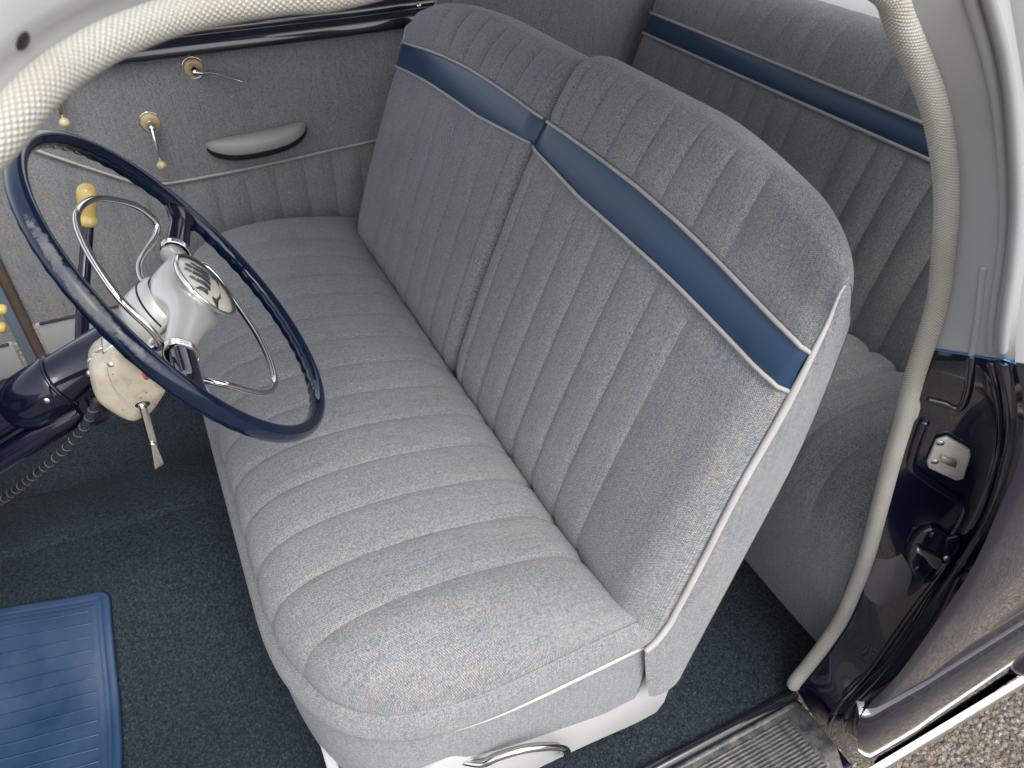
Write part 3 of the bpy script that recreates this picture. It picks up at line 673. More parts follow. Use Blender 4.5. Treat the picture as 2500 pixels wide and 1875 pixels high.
def backrest(mir, lab):
    m = mk(mir); EA[:] = [Ep, Fp, .24] if mir else [Ea, Fa, .115]
    ys = np.unique(np.concatenate([np.linspace(YA, YA+.18, 26), np.linspace(YA+.18, YB-.05, 26), np.linspace(YB-.05, YB, 14)]))
    def strip(name, yl, tlo, thi, disp, parent, nv, mat=FAB):
        R = []; U = []
        for y in yl:
            S = section(y); a, b_ = tlo(S, y), thi(S, y)
            row = []; ur = []
            for k in range(nv):
                q = k/(nv-1); t = a+(b_-a)*q; p = m(bpoint(S, y, t, disp(y, q, t))); row.append(p); ur.append((p[1], float(np.interp(t, arcT, arcL))))
            R.append(row); U.append(ur)
        return loft(name, R, mat, parent, flip=not mir, uvs=U)
    body = strip('backrest', ys, lambda S, y: TTOP, lambda S, y: 16., lambda y, q, t: 0., seat, 40); body['label'] = lab
    for a, b_ in zip(BS[:-1], BS[1:]):
        wide = a == YA; n = 22 if wide else 11
        if wide: yl = YA+(b_-a)*np.linspace(0, 1, n)**1.6
        else: yl = a+(b_-a)*(.5-.5*np.cos(np.linspace(0, math.pi, n)))
        def bul(y, a=a, b_=b_, wide=wide):
            q = (y-a)/(b_-a)
            if wide: return .0055*(1-max(0., q)**8)*(.25+.75*sm(q*5))
            return .0047*(1-abs(2*q-1)**5)
        strip('end_panel' if wide else 'pleat', yl, lambda S, y: 0., lambda S, y: t_at(S, zlo(y)), lambda y, q, t: bul(y)*min(1, (1-q)*14+.15), body, 46)
        strip('end_panel' if wide else 'pleat', yl, lambda S, y: t_at(S, zup(y)), lambda S, y: TTOP, lambda y, q, t: bul(y)*1.25*min(1, q*8+.15)*sm((1-q)*3.6), body, 26)
    bd = strip('blue_band', ys, lambda S, y: t_at(S, zlo(y)), lambda S, y: t_at(S, zup(y)), lambda y, q, t: .0030+.0018*(1-abs(2*q-1)**3), body, 9, BLUEV); bd['label'] = 'blue vinyl band across the backrest'
    for fn in (zlo, zup):
        P = []
        for y in np.linspace(YA-.001, YB-.004, 70):
            S = section(y); P.append(m(bpoint(S, y, t_at(S, fn(y)), .0062-.004*quarter(y-YA, .03))))
        tube('piping', P, .0029, PIPE, body, 10)
    # wall of the backrest at the split
    S = section(YB); fr = [bpoint(S, YB, t, 0.) for t in np.linspace(0, 9.4, 30)]; bk = [bpoint(S, YB, t, 0.) for t in np.linspace(16, 9.5, 30)]
    R = [[m(f_*(1-q)+b2*q+np.array([0, .001, 0])) for q in np.linspace(0, 1, 5)] for f_, b2 in zip(fr, bk)]
    loft('gusset', R, FAB, body, flip=not mir, uvs=[[(p[0], p[2]) for p in r] for r in R])
    # side panel
    S = section(YA); fr = [np.array([.448, YA, .150]), np.array([.430, YA, .24]), np.array([.424, YA, .305])]+[bpoint(S, YA, t, 0.) for t in np.linspace(1.9, 9.4, 30)]
    bk = [bpoint(S, YA, t, 0.) for t in np.linspace(16, 9.45, 33)]
    fr = crom(fr, 33); bk = np.array(bk); R = []
    for i in range(33):
        R.append([m((fr[i]*(1-q)+bk[i]*q)-np.array([0, .009*math.sin(math.pi*q)**.6*min(1, (32-i)/8), 0])+np.array([0, 0.001, 0])) for q in np.linspace(0, 1, 9)])
    sp2 = loft('side_panel', R, FAB, body, flip=mir, uvs=[[(p[0], p[2]) for p in r] for r in R]); sp2['label'] = 'tweed side panel of the backrest'
    P = [np.array([.421, YA, .303]), np.array([.436, YA-.001, .318])]+[bpoint(S, YA, t, 0.) for t in np.linspace(2.0, 8.9, 26)]
    P = crom(P, 70); tube('piping', [m(p+np.array([-.001, -.004+.004*sm((i-56)/14), 0])) for i, p in enumerate(P)], np.interp(np.arange(70), [0, 54, 69], [.0045, .0045, .0012]), SIDEP, body, 12)
    return body
backrest(False, 'driver half of the split backrest')
backrest(True, 'passenger half of the split backrest')

# ---- cushion
CY0, CY1 = .462, 1.768
CP = np.array([(.50, .27), (.455, .270), (.425, .292), (.398, .335), (.34, .384), (.22, .415), (.13, .424), (.06, .421), (.01, .407), (-.022, .383), (-.036, .352), (-.037, .335)])
SEAMS = [round(.585+.085*k, 4) for k in range(13)]
Sx = [(.462, .20), (.466, .165), (.473, .125), (.482, .09), (.494, .060), (.519, .028), (.545, .006), (.569, -.006), (.60, -.018), (.64, -.030), (.70, -.036), (1.1, -.037)]
def xf(y):
    y = min(y, CY0+CY1-y); return float(np.interp(y, *zip(*Sx)))
arcC = np.linspace(0, 11, 240); Ac = np.array([cr_eval(CP, t) for t in arcC]); arcCL = np.concatenate([[0], np.cumsum(np.linalg.norm(Ac[1:]-Ac[:-1], axis=1))])
def cpoint(y, t, disp):
    p = cr_eval(CP, t); tg = cr_eval(CP, min(11, t+.02))-cr_eval(CP, max(0, t-.02)); tg /= np.linalg.norm(tg)+1e-9; n = np.array([tg[1], -tg[0]])
    n = n if n[1] > 0 or t > 9 else -n
    if t > 9 and n[0] > 0: n = -n
    x, z = p+n*disp
    f0 = xf(y); x = .50-(.50-x)*(.50-f0)/(.537)
    d = min(y-CY0, CY1-y); qd = quarter(d, .105); z = z*(1-qd)+(.333+.016*sm(x/.4)-.045*sm((3.4-t)/2.))*qd
    z -= .006*math.exp(-((y-1.10)/.035)**2)*sm((x-.30)/.1)
    return np.array([x, y, z])
cush_parts = []
def cstrip(name, yl, disp, parent, nv=54):
    R = []; U = []
    for y in yl:
        ts = np.linspace(0, 11, nv); R.append([cpoint(y, t, disp(y, t)) for t in ts]); A_ = np.array(R[-1]); L_ = np.concatenate([[0], np.cumsum(np.linalg.norm(A_[1:]-A_[:-1], axis=1))]); U.append([(y, q) for q in L_])
    A_ = np.array(R)[:, nv//3]; c_ = np.concatenate([[0], np.cumsum(np.linalg.norm(A_[1:]-A_[:-1], axis=1))])
    c_ = yl[-1]-(c_[-1]-c_) if yl[0] == CY0 else yl[0]+c_
    U = [[(c_[i], q[1]) for q in U[i]] for i in range(len(U))]
    return loft(name, R, FAB, parent, flip=False, uvs=U)
# bolster below the top seam, with the boxing under it
def side_path(kind):
    if kind == 'S': base = [(x, y) for y, x in Sx[::-1][1:]]
    pts = []
    return pts
ys_s = np.concatenate([np.linspace(CY1-.12, .70, 24), np.linspace(.69, .50, 24), np.linspace(.497, CY0, 14)])
Spath = [cpoint(y, 11, 0.) for y in ys_s]+[cpoint(CY0, t, 0.) for t in np.linspace(10.6, 2.0, 24)]
Spath = np.array(Spath)
def plan_out(P):
    T = np.gradient(P[:, :2], axis=0); T /= np.linalg.norm(T, axis=1, keepdims=True)+1e-9
    return np.stack([T[:, 1], -T[:, 0]], 1)
Sp = crom(Spath, 120)
for _ in range(6): Sp[1:-1] = .25*Sp[:-2]+.5*Sp[1:-1]+.25*Sp[2:]
N2 = plan_out(Sp)
cen2 = np.array([.25, 1.1])
for i in range(len(N2)):
    if N2[i]@(Sp[i, :2]-cen2) < 0: N2[i] = -N2[i]
for _ in range(8): N2[1:-1] = .25*N2[:-2]+.5*N2[1:-1]+.25*N2[2:]
N2 /= np.linalg.norm(N2, axis=1, keepdims=True)
Lp = np.concatenate([[0], np.cumsum(np.linalg.norm(Sp[1:]-Sp[:-1], axis=1))])
def pz(x):  return float(np.interp(x, [-.05, .0, .1, .2, .3, .42], [.275, .276, .282, .288, .290, .293]))
bol = []; bolU = []
for i in range(120):
    s = Sp[i]; zp = pz(s[0]); row = []; ur = []
    for k in range(12):
        q = k/11.; o_ = .0145*math.sin(math.pi*q)**.8+.0065*q; z = s[2]+(zp-s[2])*q
        row.append((s[0]+N2[i, 0]*o_, s[1]+N2[i, 1]*o_, z)); ur.append((Lp[i], q*.09))
    bol.append(row); bolU.append(ur)
cush = loft('seat_cushion', bol, FAB, seat, flip=True, uvs=bolU); cush['label'] = 'bench cushion with rolled edge'
cy = [CY0]+SEAMS+[CY1]
for a, b_ in zip(cy[:-1], cy[1:]):
    wide = b_-a > .09; n = 30 if wide else 12; near = a == CY0
    yl = a+(b_-a)*(np.linspace(0, 1, n)**1.7 if near else 1-np.linspace(1, 0, n)**1.7) if wide else a+(b_-a)*(.5-.5*np.cos(np.linspace(0, math.pi, n)))
    def dsp(y, t, a=a, b_=b_, wide=wide):
        q = (y-a)/(b_-a)
        qq = q if a == CY0 else 1-q
        if wide: bb = .006*(1-qq**8)*sm(qq*7)
        else: bb = .0049*(1-abs(2*q-1)**5)
        return bb*min(1, (11-t)*.7+.1)
    cstrip('end_panel' if wide else 'pleat', yl, dsp, cush)
tube('seam', [p+np.array([N2[i, 0]*.001, N2[i, 1]*.001, -.001]) for i, p in enumerate(Sp)][:118], .0016, FAB, cush, 8)
box_rows = []; bu = []
def base_top(x): return float(np.interp(x, [-.05, .0, .08, .139, .26, .378, .43], [.11, .13, .18, .205, .172, .140, .142]))
for i in range(0, 117):
    s = Sp[i]; zp = pz(s[0])+.002; zb = base_top(s[0])-.012; row = []; ur = []
    for k in range(8):
        q = k/7.; o_ = .0055+.0045*math.sin(math.pi*q)-.004*q; row.append((s[0]+N2[i, 0]*o_, s[1]+N2[i, 1]*o_, zp+(zb-zp)*q)); ur.append((Lp[i], .09+q*(zp-zb)))
    box_rows.append(row); bu.append(ur)
bx = loft('boxing', box_rows, FAB, cush, flip=True, uvs=bu); bx['label'] = 'tweed boxing strip below the cushion roll'
end = np.array(box_rows[-1]); o = loft('boxing_end', [end, end+np.array([.012, .006, 0]), end+np.array([.016, .03, 0]), end+np.array([.012, .07, 0])], FAB, cush, flip=True)
i0 = 66
Pp = [np.array([Sp[i, 0]+N2[i, 0]*.0085, Sp[i, 1]+N2[i, 1]*.0085, pz(Sp[i, 0])-.0008]) for i in range(i0, 118)]
ip = max(i for i in range(120) if Sp[i, 0] < .15)
Pp2 = [np.array([Sp[i, 0]+N2[i, 0]*.0085, Sp[i, 1]+N2[i, 1]*.0085, pz(Sp[i, 0])-.0008]) for i in range(ip, 118)]
nn = len(Pp2); tube('piping', Pp2, np.minimum(.0046, .0012+.0036*np.linspace(0, 2.2, nn)), SIDEP, cush, 12)
# ---- metal base
poly = [(.03, .14), (.08, .19), (.139, .212), (.26, .180), (.378, .150), (.44, .158), (.49, .185), (.507, .150), (.512, .10), (.508, .05), (.495, .024), (.45, .022), (.35, .034), (.20, .040), (.06, .044), (.03, .06)]
base = prism('seat_base', [(x, .4665, z) for x, z in poly], (0, .012, 0), WHITEP, seat, .004, 3); base['label'] = 'white enamelled steel seat base'
prism('base_apron', [(-.022, .530, .13), (-.006, .530, .13), (-.002, .530, .03), (-.016, .530, .03)], (0, 1.2, 0), WHITEP, base, .003)
box('base_pan', (.10, .60, .02), (.48, 1.70, .22), simple('black_frame', (.02, .02, .022), .6), base, .004)
hp = [D(1042, 1648, 1, .452), D(1075, 1634, 1, .444), D(1130, 1618, 1, .436), D(1180, 1612, 1, .434), D(1212, 1613, 1, .436), D(1224, 1622, 1, .442), D(1222, 1632, 1, .456)]
hl = tube('adjuster_handle', [np.array([hp[0][0]-.02, .470, hp[0][2]-.01])]+hp+[np.array([hp[-1][0], .472, hp[-1][2]])], .0062, CHROME, base, 12, smooth_n=50); hl['label'] = 'curved chrome seat adjuster handle'

# ------------------------------------------------------------------ rear bench seat
rs = thing('bench_seat', 'shaded blue grey tweed rear bench with dark blue band', 'car seat')
RP = np.array([(1.17, .30), (1.16, .35), (1.175, .45), (1.205, .56), (1.235, .65), (1.252, .697), (1.268, .745), (1.29, .80), (1.325, .838), (1.375, .852), (1.425, .838), (1.455, .80), (1.47, .70)])
arcR = np.linspace(0, 12, 240); Ar = np.array([cr_eval(RP, t) for t in arcR]); arcRL = np.concatenate([[0], np.cumsum(np.linalg.norm(Ar[1:]-Ar[:-1], axis=1))])
rseams = [.44]+[round(.9-.0715*k, 4) for k in range(6, 0, -1)]+[.9, .968, 1.035, 1.184, 1.25, 1.319, 1.385, 1.456, 1.533, 1.607, 1.68, 1.795]
def rpoint(y, t, disp):
    p = cr_eval(RP, t); tg = cr_eval(RP, min(12, t+.02))-cr_eval(RP, max(0, t-.02)); tg /= np.linalg.norm(tg)+1e-9; n = np.array([-tg[1], tg[0]])
    d = min(y-.44, 1.795-y); disp -= .02*quarter(d, .04)
    return np.array([p[0]+n[0]*disp, y, p[1]+n[1]*disp])
def rstrip(name, yl, t0, t1, disp, parent, nv, mat=FAB):
    R = []; U = []
    for y in yl:
        ts = np.linspace(t0, t1, nv); R.append([rpoint(y, t, disp(y, (t-t0)/(t1-t0))) for t in ts]); U.append([(y, float(np.interp(t, arcR, arcRL))) for t in ts])
    return loft(name, R, mat, parent, flip=True, uvs=U)
rb = rstrip('backrest', np.linspace(.44, 1.795, 40), 9.8, 12, lambda y, q: 0., rs, 14)
for a, b_ in zip(rseams[:-1], rseams[1:]):
    bul = lambda y, a=a, b_=b_: .0065*(1-abs(2*(y-a)/(b_-a)-1)**2.4)
    yl = np.linspace(a, b_, 10)
    rstrip('pleat', yl, 0, 5., lambda y, q: bul(y)*min(1, (1-q)*12+.2), rb, 26)
    rstrip('pleat', yl, 6., 9.8, lambda y, q: bul(y)*min(1, q*8+.2)*sm((1-q)*2.), rb, 16)
bd = rstrip('blue_band', np.linspace(.44, 1.795, 50), 5., 6., lambda y, q: .003+.003*(1-abs(2*q-1)**3), rb, 8, BLUEV); bd['label'] = 'dark blue vinyl band across the rear backrest'
for t in (5., 6.): tube('piping', [rpoint(y, t, .006) for y in np.linspace(.45, 1.785, 40)], .0036, PIPE, rb, 8)
RC = np.array([(1.20, .32), (1.165, .345), (1.12, .365), (1.02, .385), (.93, .388), (.86, .372), (.815, .338), (.795, .29), (.80, .22), (.825, .10), (.845, .0)])
arcQ = np.linspace(0, 10, 200); Aq = np.array([cr_eval(RC, t) for t in arcQ]); arcQL = np.concatenate([[0], np.cumsum(np.linalg.norm(Aq[1:]-Aq[:-1], axis=1))])
cs = [.41]+[.560+.0695*k for k in range(0, 17)]+[1.795]
def qpoint(y, t, disp):
    p = cr_eval(RC, t); tg = cr_eval(RC, min(10, t+.02))-cr_eval(RC, max(0, t-.02)); tg /= np.linalg.norm(tg)+1e-9; n = np.array([tg[1], -tg[0]])
    if n[1] < 0 and t < 7: n = -n
    if t >= 7 and n[0] > 0: n = -n
    x, z = p+n*disp; z -= .04*quarter(min(y-.41, 1.795-y), .10)*sm((9-t)/3)
    return np.array([x, y, z])
rc = None
for a, b_ in zip(cs[:-1], cs[1:]):
    n = 18 if b_-a > .1 else 10; R = []; U = []
    for y in np.linspace(a, b_, n):
        q = (y-a)/(b_-a); q = max(q, .5) if a == .41 else q
        bb = .0125*(1-abs(2*q-1)**3.6); ts = np.linspace(0, 10, 40)
        yy = lambda t: y-.055*sm((t-4)/5)*(1 if a < .7 else .4)*(0 if y < .43 else 1)
        R.append([qpoint(max(.405, yy(t)), t, bb*(1-sm((t-5.2)/2.2))) for t in ts]); U.append([(y, float(np.interp(t, arcQ, arcQL))) for t in ts])
    if rc is None: rc = loft('seat_cushion', R, FAB, rs, uvs=U); rc['label'] = 'rear bench cushion'
    else: loft('pleat', R, FAB, rc, uvs=U)

# ------------------------------------------------------------------ steering wheel
WC = np.array([-.0077, .8818, .7552]); WT, WA = .58, -.1
WN = np.array([math.cos(WT)*math.cos(WA), math.cos(WT)*math.sin(WA), math.sin(WT)])
E1 = np.cross(WN, [0, 0, 1.]); E1 /= np.linalg.norm(E1); E2 = np.cross(WN, E1)
def wp(a, b_, h=0.): return WC+E1*a+E2*b_+WN*h
sw = thing('steering_wheel', 'dark blue two spoke steering wheel with chrome horn ring', 'steering wheel')
RR = .220; ns = 28; nring = 288; V = []; wear = []; uv = []
for i in range(nring):
    th = 2*math.pi*i/nring; rad = math.cos(th)*E1+math.sin(th)*E2
    wave = .5-.5*math.cos(th*54)
    for k in range(ns):
        a = 2*math.pi*k/ns; cr_, sr_ = math.cos(a), math.sin(a)
        r = .0106
        under = max(0., -cr_*.55-sr_*.85)                    # inner back side carries finger grips
        r_eff = r*(1-.11*wave*min(1, under*1.2))
        p = WC+rad*(RR+r_eff*cr_*.95)+WN*(r_eff*sr_*1.12); V.append(p); uv.append((RR*th, r*a))
        # hands rub the front of the rim on the window side
        side = math.exp(-((((th-math.radians(322)+math.pi) % (2*math.pi))-math.pi)/.92)**2)
        wear.append(float(side*max(0, math.cos(a-math.radians(28)))**1.3*.86))
f = gridf(nring, ns, True); f = [q for q in f]+[(i*ns+ns-1, ((i+1) % nring)*ns+ns-1, ((i+1) % nring)*ns, i*ns) for i in range(nring)]
rim = mesh('rim', V, f, RIM, sw, uv); rim['label'] = 'dark blue rim with finger grips, rubbed pale on one side'
at = rim.data.attributes.new('wear', 'FLOAT', 'POINT'); at.data.foreach_set('value', wear)
# hub body with two silver spoke sleeves, lofted along the spoke axis
aa = np.concatenate([np.linspace(-.118, -.06, 14), np.linspace(-.055, .055, 26), np.linspace(.06, .125, 15)])
rows = []
for a in aa:
    q = abs(a)/.12; wd = .0172+.027*math.exp(-(abs(a)/.056)**2.2); top = .012-.020*sm((q-.35)/.65); bot = top-.029-.032*math.exp(-(abs(a)/.042)**2.6)
    row = []
    for k in range(32):
        t = 2*math.pi*k/32; c_, s_ = math.cos(t), math.sin(t); ex = .86
        zc, zh = .5*(top+bot), .5*(top-bot)
        row.append(wp(a, .008*math.exp(-(a/.06)**2)+wd*abs(c_)**ex*(1 if c_ > 0 else -1), zc+zh*abs(s_)**ex*(1 if s_ > 0 else -1)))
    rows.append(row+[row[0]])
hub = loft('hub', rows, HUBS, sw); hub['label'] = 'silver hub and spoke sleeves'
lathe('hub_cup', [(.0440, -.026), (.0475, -.031), (.0485, -.05), (.0470, -.068), (.041, -.080), (.030, -.084), (.0001, -.085)], wp(0, .006), WN, HUBS, hub, 48)
lathe('hub_groove', [(.0465, -.0385), (.0490, -.0395), (.0490, -.0412), (.0465, -.0422)], wp(0, .006), WN, BLACK, hub, 48)
em_c = wp(-.006, .012, .0145)
lathe('emblem_bezel', [(.0455, -.004), (.0475, .001), (.0465, .0025), (.0445, .0025)], em_c, WN, CHROME, hub, 64)
emb = lathe('emblem', [(.0001, .0062), (.012, .0058), (.024, .0044), (.034, .0022), (.0415, .0002), (.0455, -.003)], em_c, WN, EMBC, hub, 64); emb['label'] = 'ivory medallion with a dark sailing ship'
lathe('emblem_edge', [(.0432, .0002), (.0440, .0014), (.0450, .0004)], em_c, WN, EMBD, hub, 64)
def ship(pts, name='ship_mark'):
    # local frame: s along image of the ship (up the wheel = -E2), q across
    P = [em_c+E2*(-b_)*.00125+E1*(-a)*.00105+WN*(.0009+float(np.interp(math.hypot(1.05*a, 1.25*b_)*.001, [0, .012, .024, .034, .0415], [.0062, .0058, .0044, .0022, .0002]))) for a, b_ in pts]
    return prism(name, P, WN*.0007, EMBD, emb, 0, smooth=False)
ship([(-30, -4), (26, -4), (34, 4), (28, -9), (22, -14), (-18, -14), (-26, -11), (-40, -12)])          # hull
for x0, s_ in ((-17, 1.), (-6, 1.25), (5, 1.2), (16, .9)):                                            # masts and sails
    ship([(x0-4, 0), (x0+3.5, 0), (x0+5.5*s_, 7*s_), (x0+2.5*s_, 16*s_), (x0-2.5, 16*s_), (x0-.5, 8*s_)], 'sail_mark')
    ship([(x0-2, 17*s_), (x0+2.2*s_, 17*s_), (x0+3*s_, 20*s_), (x0+.8, 23*s_), (x0-1.2, 23*s_)], 'sail_mark')
ship([(-30, 2), (-22, 3), (-24, 11), (-32, 16), (-29, 8)], 'sail_mark')
# collars and blue spoke ends
for s_ in (-1, 1):
    ends = (.117, .125) if s_ > 0 else (.113, .118)
    a0 = .119*s_
    for j in range(3):
        P = [wp(a0+s_*(.0035*j-.002), .0198*math.cos(t), -.0185+.0150*math.sin(t)) for t in np.linspace(0, 2*math.pi, 28, endpoint=False)]
        tube('spoke_collar', P, .0017, CHROME, sw, 8, closed=True)
    rows = []
    for q in np.linspace(0, 1, 16):
        a = s_*(.115+(.212-.115)*q); fl = sm((q-.7)/.3); rows.append([wp(a, (.0172-.002*q+.012*fl)*math.cos(t), -.018+.014*q+(.0128-.002*q)*math.sin(t)) for t in np.linspace(0, 2*math.pi, 25)])
    loft('spoke', rows, NAVYT, sw, flip=s_ < 0)
# horn ring: two half loops, each dipping under the spokes
hl_ = [(-.030, -.016, -.046), (-.056, -.028, -.050), (-.075, -.034, -.046), (-.088, -.036, -.036), (-.112, -.036, -.014), (-.122, -.046, -.004), (-.108, -.082, 0), (-.046, -.130, 0), (.024, -.150, 0), (.080, -.136, 0), (.128, -.094, -.002), (.140, -.050, -.006), (.137, -.030, -.016), (.118, -.028, -.036), (.085, -.018, -.036), (.060, -.008, -.030)]
hr_ = [(-.030, .016, -.046), (-.060, .030, -.048), (-.078, .030, -.038), (-.098, .026, -.014), (-.112, .034, -.005), (-.098, .052, 0), (-.066, .078, 0), (-.012, .116, 0), (.048, .131, 0), (.090, .126, 0), (.126, .098, 0), (.146, .054, -.004), (.146, .036, -.012), (.122, .028, -.034), (.085, .018, -.036), (.060, .008, -.030)]
for h_ in (hl_, hr_): o = tube('horn_ring', [wp(*q) for q in h_], .0040, CHROME, sw, 12, smooth_n=110); o['label'] = 'bent chrome horn ring rod'

# ------------------------------------------------------------------ steering column
sc_ = thing('steering_column', 'glossy navy steering column with collars running under the dash', 'steering column')
dist = lambda t: WC-WN*t
c0 = wp(0, .004, -.078)
far_pt = D(-10, 912, 1, dist(.33)[1]-.006)
cd = far_pt-c0; cd /= np.linalg.norm(cd); cl = 1.0
up_ = np.cross(cd, [0, 1., 0]); up_ /= np.linalg.norm(up_)
if up_[2] < 0: up_ = -up_
tube('column_tube', [c0, c0+cd*.2, c0+cd*.5, c0+cd*.98], .0215, NAVYT, sc_, 28, smooth_n=24)
lathe('column_collar', [(.030, .02), (.0335, .03), (.0345, .05), (.034, .115), (.0365, .118), (.0375, .125), (.0365, .165), (.030, .185), (.024, .192)], c0, cd, NAVYT, sc_, 36)
lathe('collar_lip', [(.034, .114), (.0372, .1155), (.0372, .1185), (.034, .120)], c0, cd, NAVYT, sc_, 36)
sh = c0-up_*.040+np.array([0, -.012, 0])
tube('shift_tube', [sh+cd*.13, sh+cd*.3, sh+cd*.95], .0165, NAVYT, sc_, 24, smooth_n=24)
tube('mast_clamp', [c0+cd*.10+up_*.02, c0+cd*.12-up_*.055+np.array([0, -.015, 0])], .020, NAVYT, sc_, 20, smooth_n=8)
for q in (.075, .135): lathe('clamp_screw', [(.0001, .003), (.003, .0028), (.0045, .001), (.005, -.002)], c0+cd*q+np.array([0, -.034, 0])+up_*.008, (-.2, -1, .2), OLDCH, sc_, 14)
# ---- gear lever
gl = thing('gear_lever', 'column gear lever with yellow knob standing behind the wheel', 'gear lever')
KY = 1.06
k0 = D(191, 485, 1, KY); k1 = D(187, 398, 1, KY); base_g = c0+cd*.09+up_*.0+np.array([0, .04, 0])
ax = k1-k0; kl = np.linalg.norm(ax)
tube('shaft', [base_g, base_g+(k0-base_g)*.3+np.array([0, .03, 0]), base_g+(k0-base_g)*.7+np.array([0, .02, 0]), k0+ax*.1], np.linspace(.0085, .0072, 30), NAVYT, gl, 14, smooth_n=30)
u_ = kl
lathe('knob', [(.0001, -.002), (.008, -.002), (.0118, .002), (.0128, .006), (.0120, .010), (.0096, .0135), (.0098, .017), (.0118, .03), (.0129, u_*.62), (.0125, u_*.80), (.0100, u_*.93), (.0052, u_*.99), (.0001, u_)], k0, ax, YEL, gl, 28)
# ---- turn signal switch clamped on the column
ts = thing('turn_signal_switch', 'stained ivory turn signal switch clamped under the wheel with chrome lever', 'switch')
TY = .815
z5 = lambda a, b_: (a/2.764, 650+b_/2.764)
outl = [(690, 630), (620, 690), (604, 750), (625, 850), (660, 915), (740, 975), (840, 1030), (910, 1048), (950, 1030), (1030, 985), (1130, 840), (1120, 800), (960, 690), (790, 570)]
P3 = [on(*z5(*q), 1, TY) for q in outl]; pc = np.mean(P3, 0)
vd = pc-CAM; vd /= np.linalg.norm(vd); dep = np.array([0.02, 1., .05])
rows = []
for q, sc2 in ((0., .0), (0., .55), (.002, .80), (.006, .92), (.014, .985), (.026, 1.), (.05, 1.0), (.058, .95), (.062, .8), (.063, 0.)):
    rr = crom(np.array(P3), 60, True); rows.append([pc+(p-pc)*sc2+dep*q-dep*.01 for p in rr]+[pc+(rr[0]-pc)*sc2+dep*q-dep*.01])
hs_ = loft('housing', rows, SWM, ts); hs_['label'] = 'stained ivory housing with a moulded seam'
ht = [bvh(hs_)]
def hline(name, pix, r, mat, lift=0.):
    P = []
    for q in crom([z5(*p) for p in pix], 24):
        h = hit(ht, *q)
        if h: P.append(h[0]+h[1]*lift)
    if len(P) > 3: return tube(name, P, r, mat, ts, 8, smooth_n=30)
hline('seam', [(715, 650), (725, 730), (770, 830), (850, 920), (925, 985)], .0014, SWM, .0002)
h = hit(ht, *z5(745, 662))
if h: lathe('rivet', [(.0001, .001), (.0028, .0008), (.0035, 0)], h[0], h[1], OLDCH, ts, 14)
h = hit(ht, *z5(985, 735))
if h: lathe('red_pilot_lens', [(.0001, .002), (.003, .0016), (.0048, .0006), (.0055, -.001)], h[0], h[1], RED, ts, 16)
h = hit(ht, *z5(960, 935))
if h: lathe('lever_slot', [(.0001, .0004), (.0075, .0004), (.0088, -.0006)], h[0], h[1], BLACK, ts, 16, sy=.6)
la = on(*z5(958, 930), 1, TY-.010); lb = on(*z5(1030, 1190), 1, TY-.02); lc = on(*z5(1070, 1345), 1, TY-.025)
tube('lever', [la, la+(lb-la)*.5, lb], [.0048]*8, CHROME, ts, 12, smooth_n=8)
prism('lever_tip', [on(*z5(*q), 1, TY-.022) for q in ((1010, 1180), (1048, 1180), (1105, 1320), (1048, 1368), (1035, 1350))], (0, -.006, .001), CHROME, ts, .002)
prism('clamp_bracket', [on(*z5(*q), 1, TY+.008) for q in ((690, 575), (770, 525), (800, 570), (700, 640))], (0, .03, 0), OLDCH, ts, .002)
sg = on(*z5(645, 665), 1, TY+.02)
for j in range(3): tube('clamp_spring', [sg+np.array([.008*math.cos(t)+.006*j, .0, .010*math.sin(t)+.005*j]) for t in np.linspace(0, 6.28, 16, endpoint=False)], .0016, OLDCH, ts, 6, closed=True)
cp_ = [on(*z5(660, 900), 1, TY+.03), on(*z5(560, 1090), 1, TY+.045), on(*z5(400, 1270), 1, TY+.075), on(*z5(230, 1410), 1, TY+.11), on(*z5(60, 1545), 1, TY+.15), on(*z5(-150, 1700), 1, TY+.20)]
CPs = crom(cp_, 90); cb = tube('cable', CPs, .0054, CABLE, ts, 12); cb['label'] = 'dark grey cable sleeve'
T_, N_, B_ = frames(CPs)
for i in range(4, 88, 4):
    P = [CPs[i]+.0056*(math.cos(t)*N_[i]+math.sin(t)*B_[i])+T_[i]*.0016*math.sin(t+i) for t in np.linspace(.2, 4.2, 14)]
    tube('wire_turn', P, .0005, WIRE, cb, 6)
# ---- yellow heater control knobs at the dash edge
hk = thing('heater_control', 'pair of yellow plastic control knobs at the dash edge', 'knob')
for (a, b_) in (((-14, 662), (14, 664)), ((-14, 700), (12, 702))):
    p0 = D(a[0], a[1]+6, 1, 1.34); p1 = D(b_[0], b_[1]+6, 1, 1.34); ax = p1-p0; L_ = np.linalg.norm(ax)
    lathe('knob', [(.006, -.02), (.006, .0), (.0085, .002), (.0098, .006), (.0098, L_-.004), (.0085, L_), (.0001, L_+.001)], p0, ax, YEL, hk, 12)
p = D(-40, 690, 1, 1.36); box('control_bracket', (p[0]-.10, p[1]-.03, p[2]-.03), (p[0], p[1]+.03, p[2]+.05), BLACK, hk, .003)

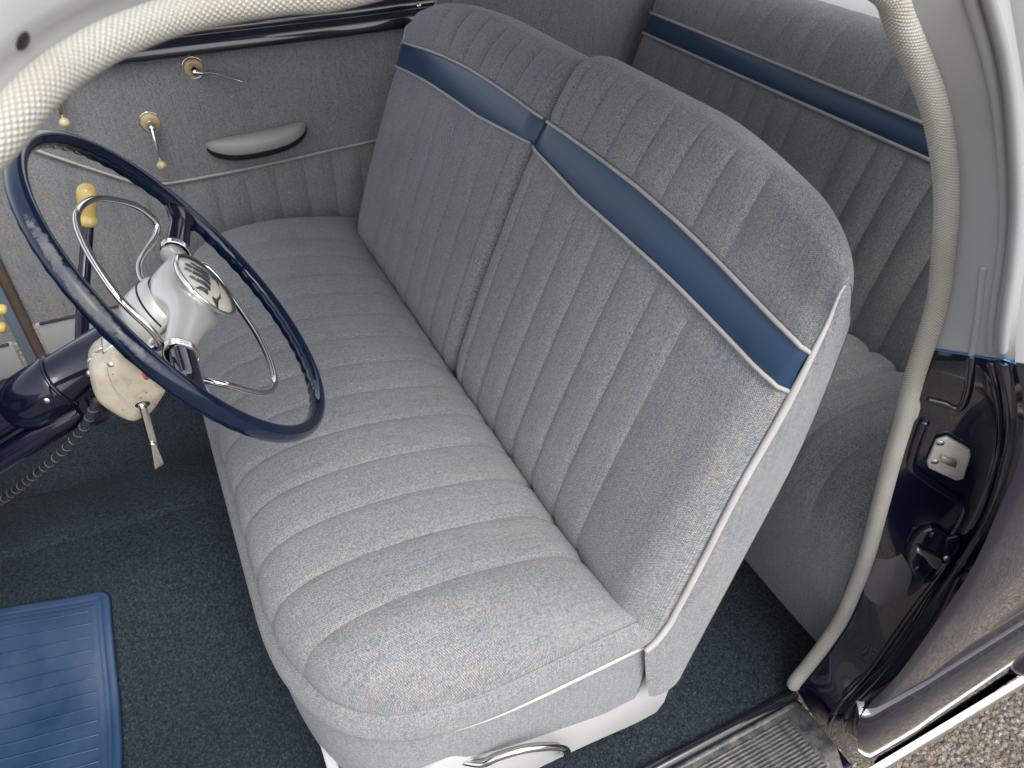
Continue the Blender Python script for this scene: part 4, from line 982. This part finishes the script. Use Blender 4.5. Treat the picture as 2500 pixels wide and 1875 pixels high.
# ------------------------------------------------------------------ blue floor mat
fm = thing('floor_mat', 'blue ribbed vinyl floor mat on the dark driver side carpet', 'floor mat')
def on_floor(px, py):
    z = .05
    for _ in range(20): p = D(px, py, 2, z); z = .5*z+.5*(floor_z(p[0], p[1])+.012)
    return D(px, py, 2, z)
c_tr = on_floor(236, 1268); c_tl = on_floor(-5, 1311); c_br = on_floor(264, 1659)
ex = c_tl-c_tr; ex[2] = 0; ex /= np.linalg.norm(ex); ey = c_br-c_tr; ey[2] = 0; ey /= np.linalg.norm(ey)
ex = ex-ey*(ex@ey)*.0
MW, MH = .42, .60
def mp(u, v, h): p = c_tr+ex*u+ey*v; return np.array([p[0], p[1], max(0, floor_z(p[0], p[1]))+.006+h])
rad = .022; V = []; nu, nv = 60, 90
us = np.concatenate([np.linspace(0, .03, 14), np.linspace(.033, MW-.03, 34), np.linspace(MW-.027, MW, 12)]); vv = np.concatenate([np.linspace(0, .03, 14), np.linspace(.033, MH, 76)])
for u in us:
    for v in vv:
        uu, v2 = u, v
        if u < rad and v < rad:                # round the corner
            dx, dy = rad-u, rad-v; m_ = max(dx, dy); L_ = math.hypot(dx, dy)
            if L_ > 1e-6: k = m_/L_; uu, v2 = rad-dx*k, rad-dy*k
        e = min(u, v); h = .0034*(1-quarter(e, .005))+.0003*math.exp(-((e-.006)/.004)**2)-.0016*math.exp(-((e-.0165)/.0022)**2)-.0014*math.exp(-((e-.0235)/.002)**2)
        h += .0016*math.sin(u*9+1)*math.sin(v*7+.5)
        V.append(mp(uu, v2, h))
mm = mesh('mat', V, gridf(len(us), len(vv)), MATB, fm); mm['label'] = 'blue vinyl mat with stitched border'
mm.modifiers.new('s', 'SOLIDIFY').thickness = .003
mt = [bvh(mm)]
for k in range(24):
    v = .036+.0215*k
    if v > MH-.02: break
    def gz(u): return mp(u, v, .0034+.0016*math.sin(u*9+1)*math.sin(v*7+.5))
    tube('rib', [gz(u) for u in np.linspace(.034, MW-.01, 16)], .0015, MATB, mm, 8)
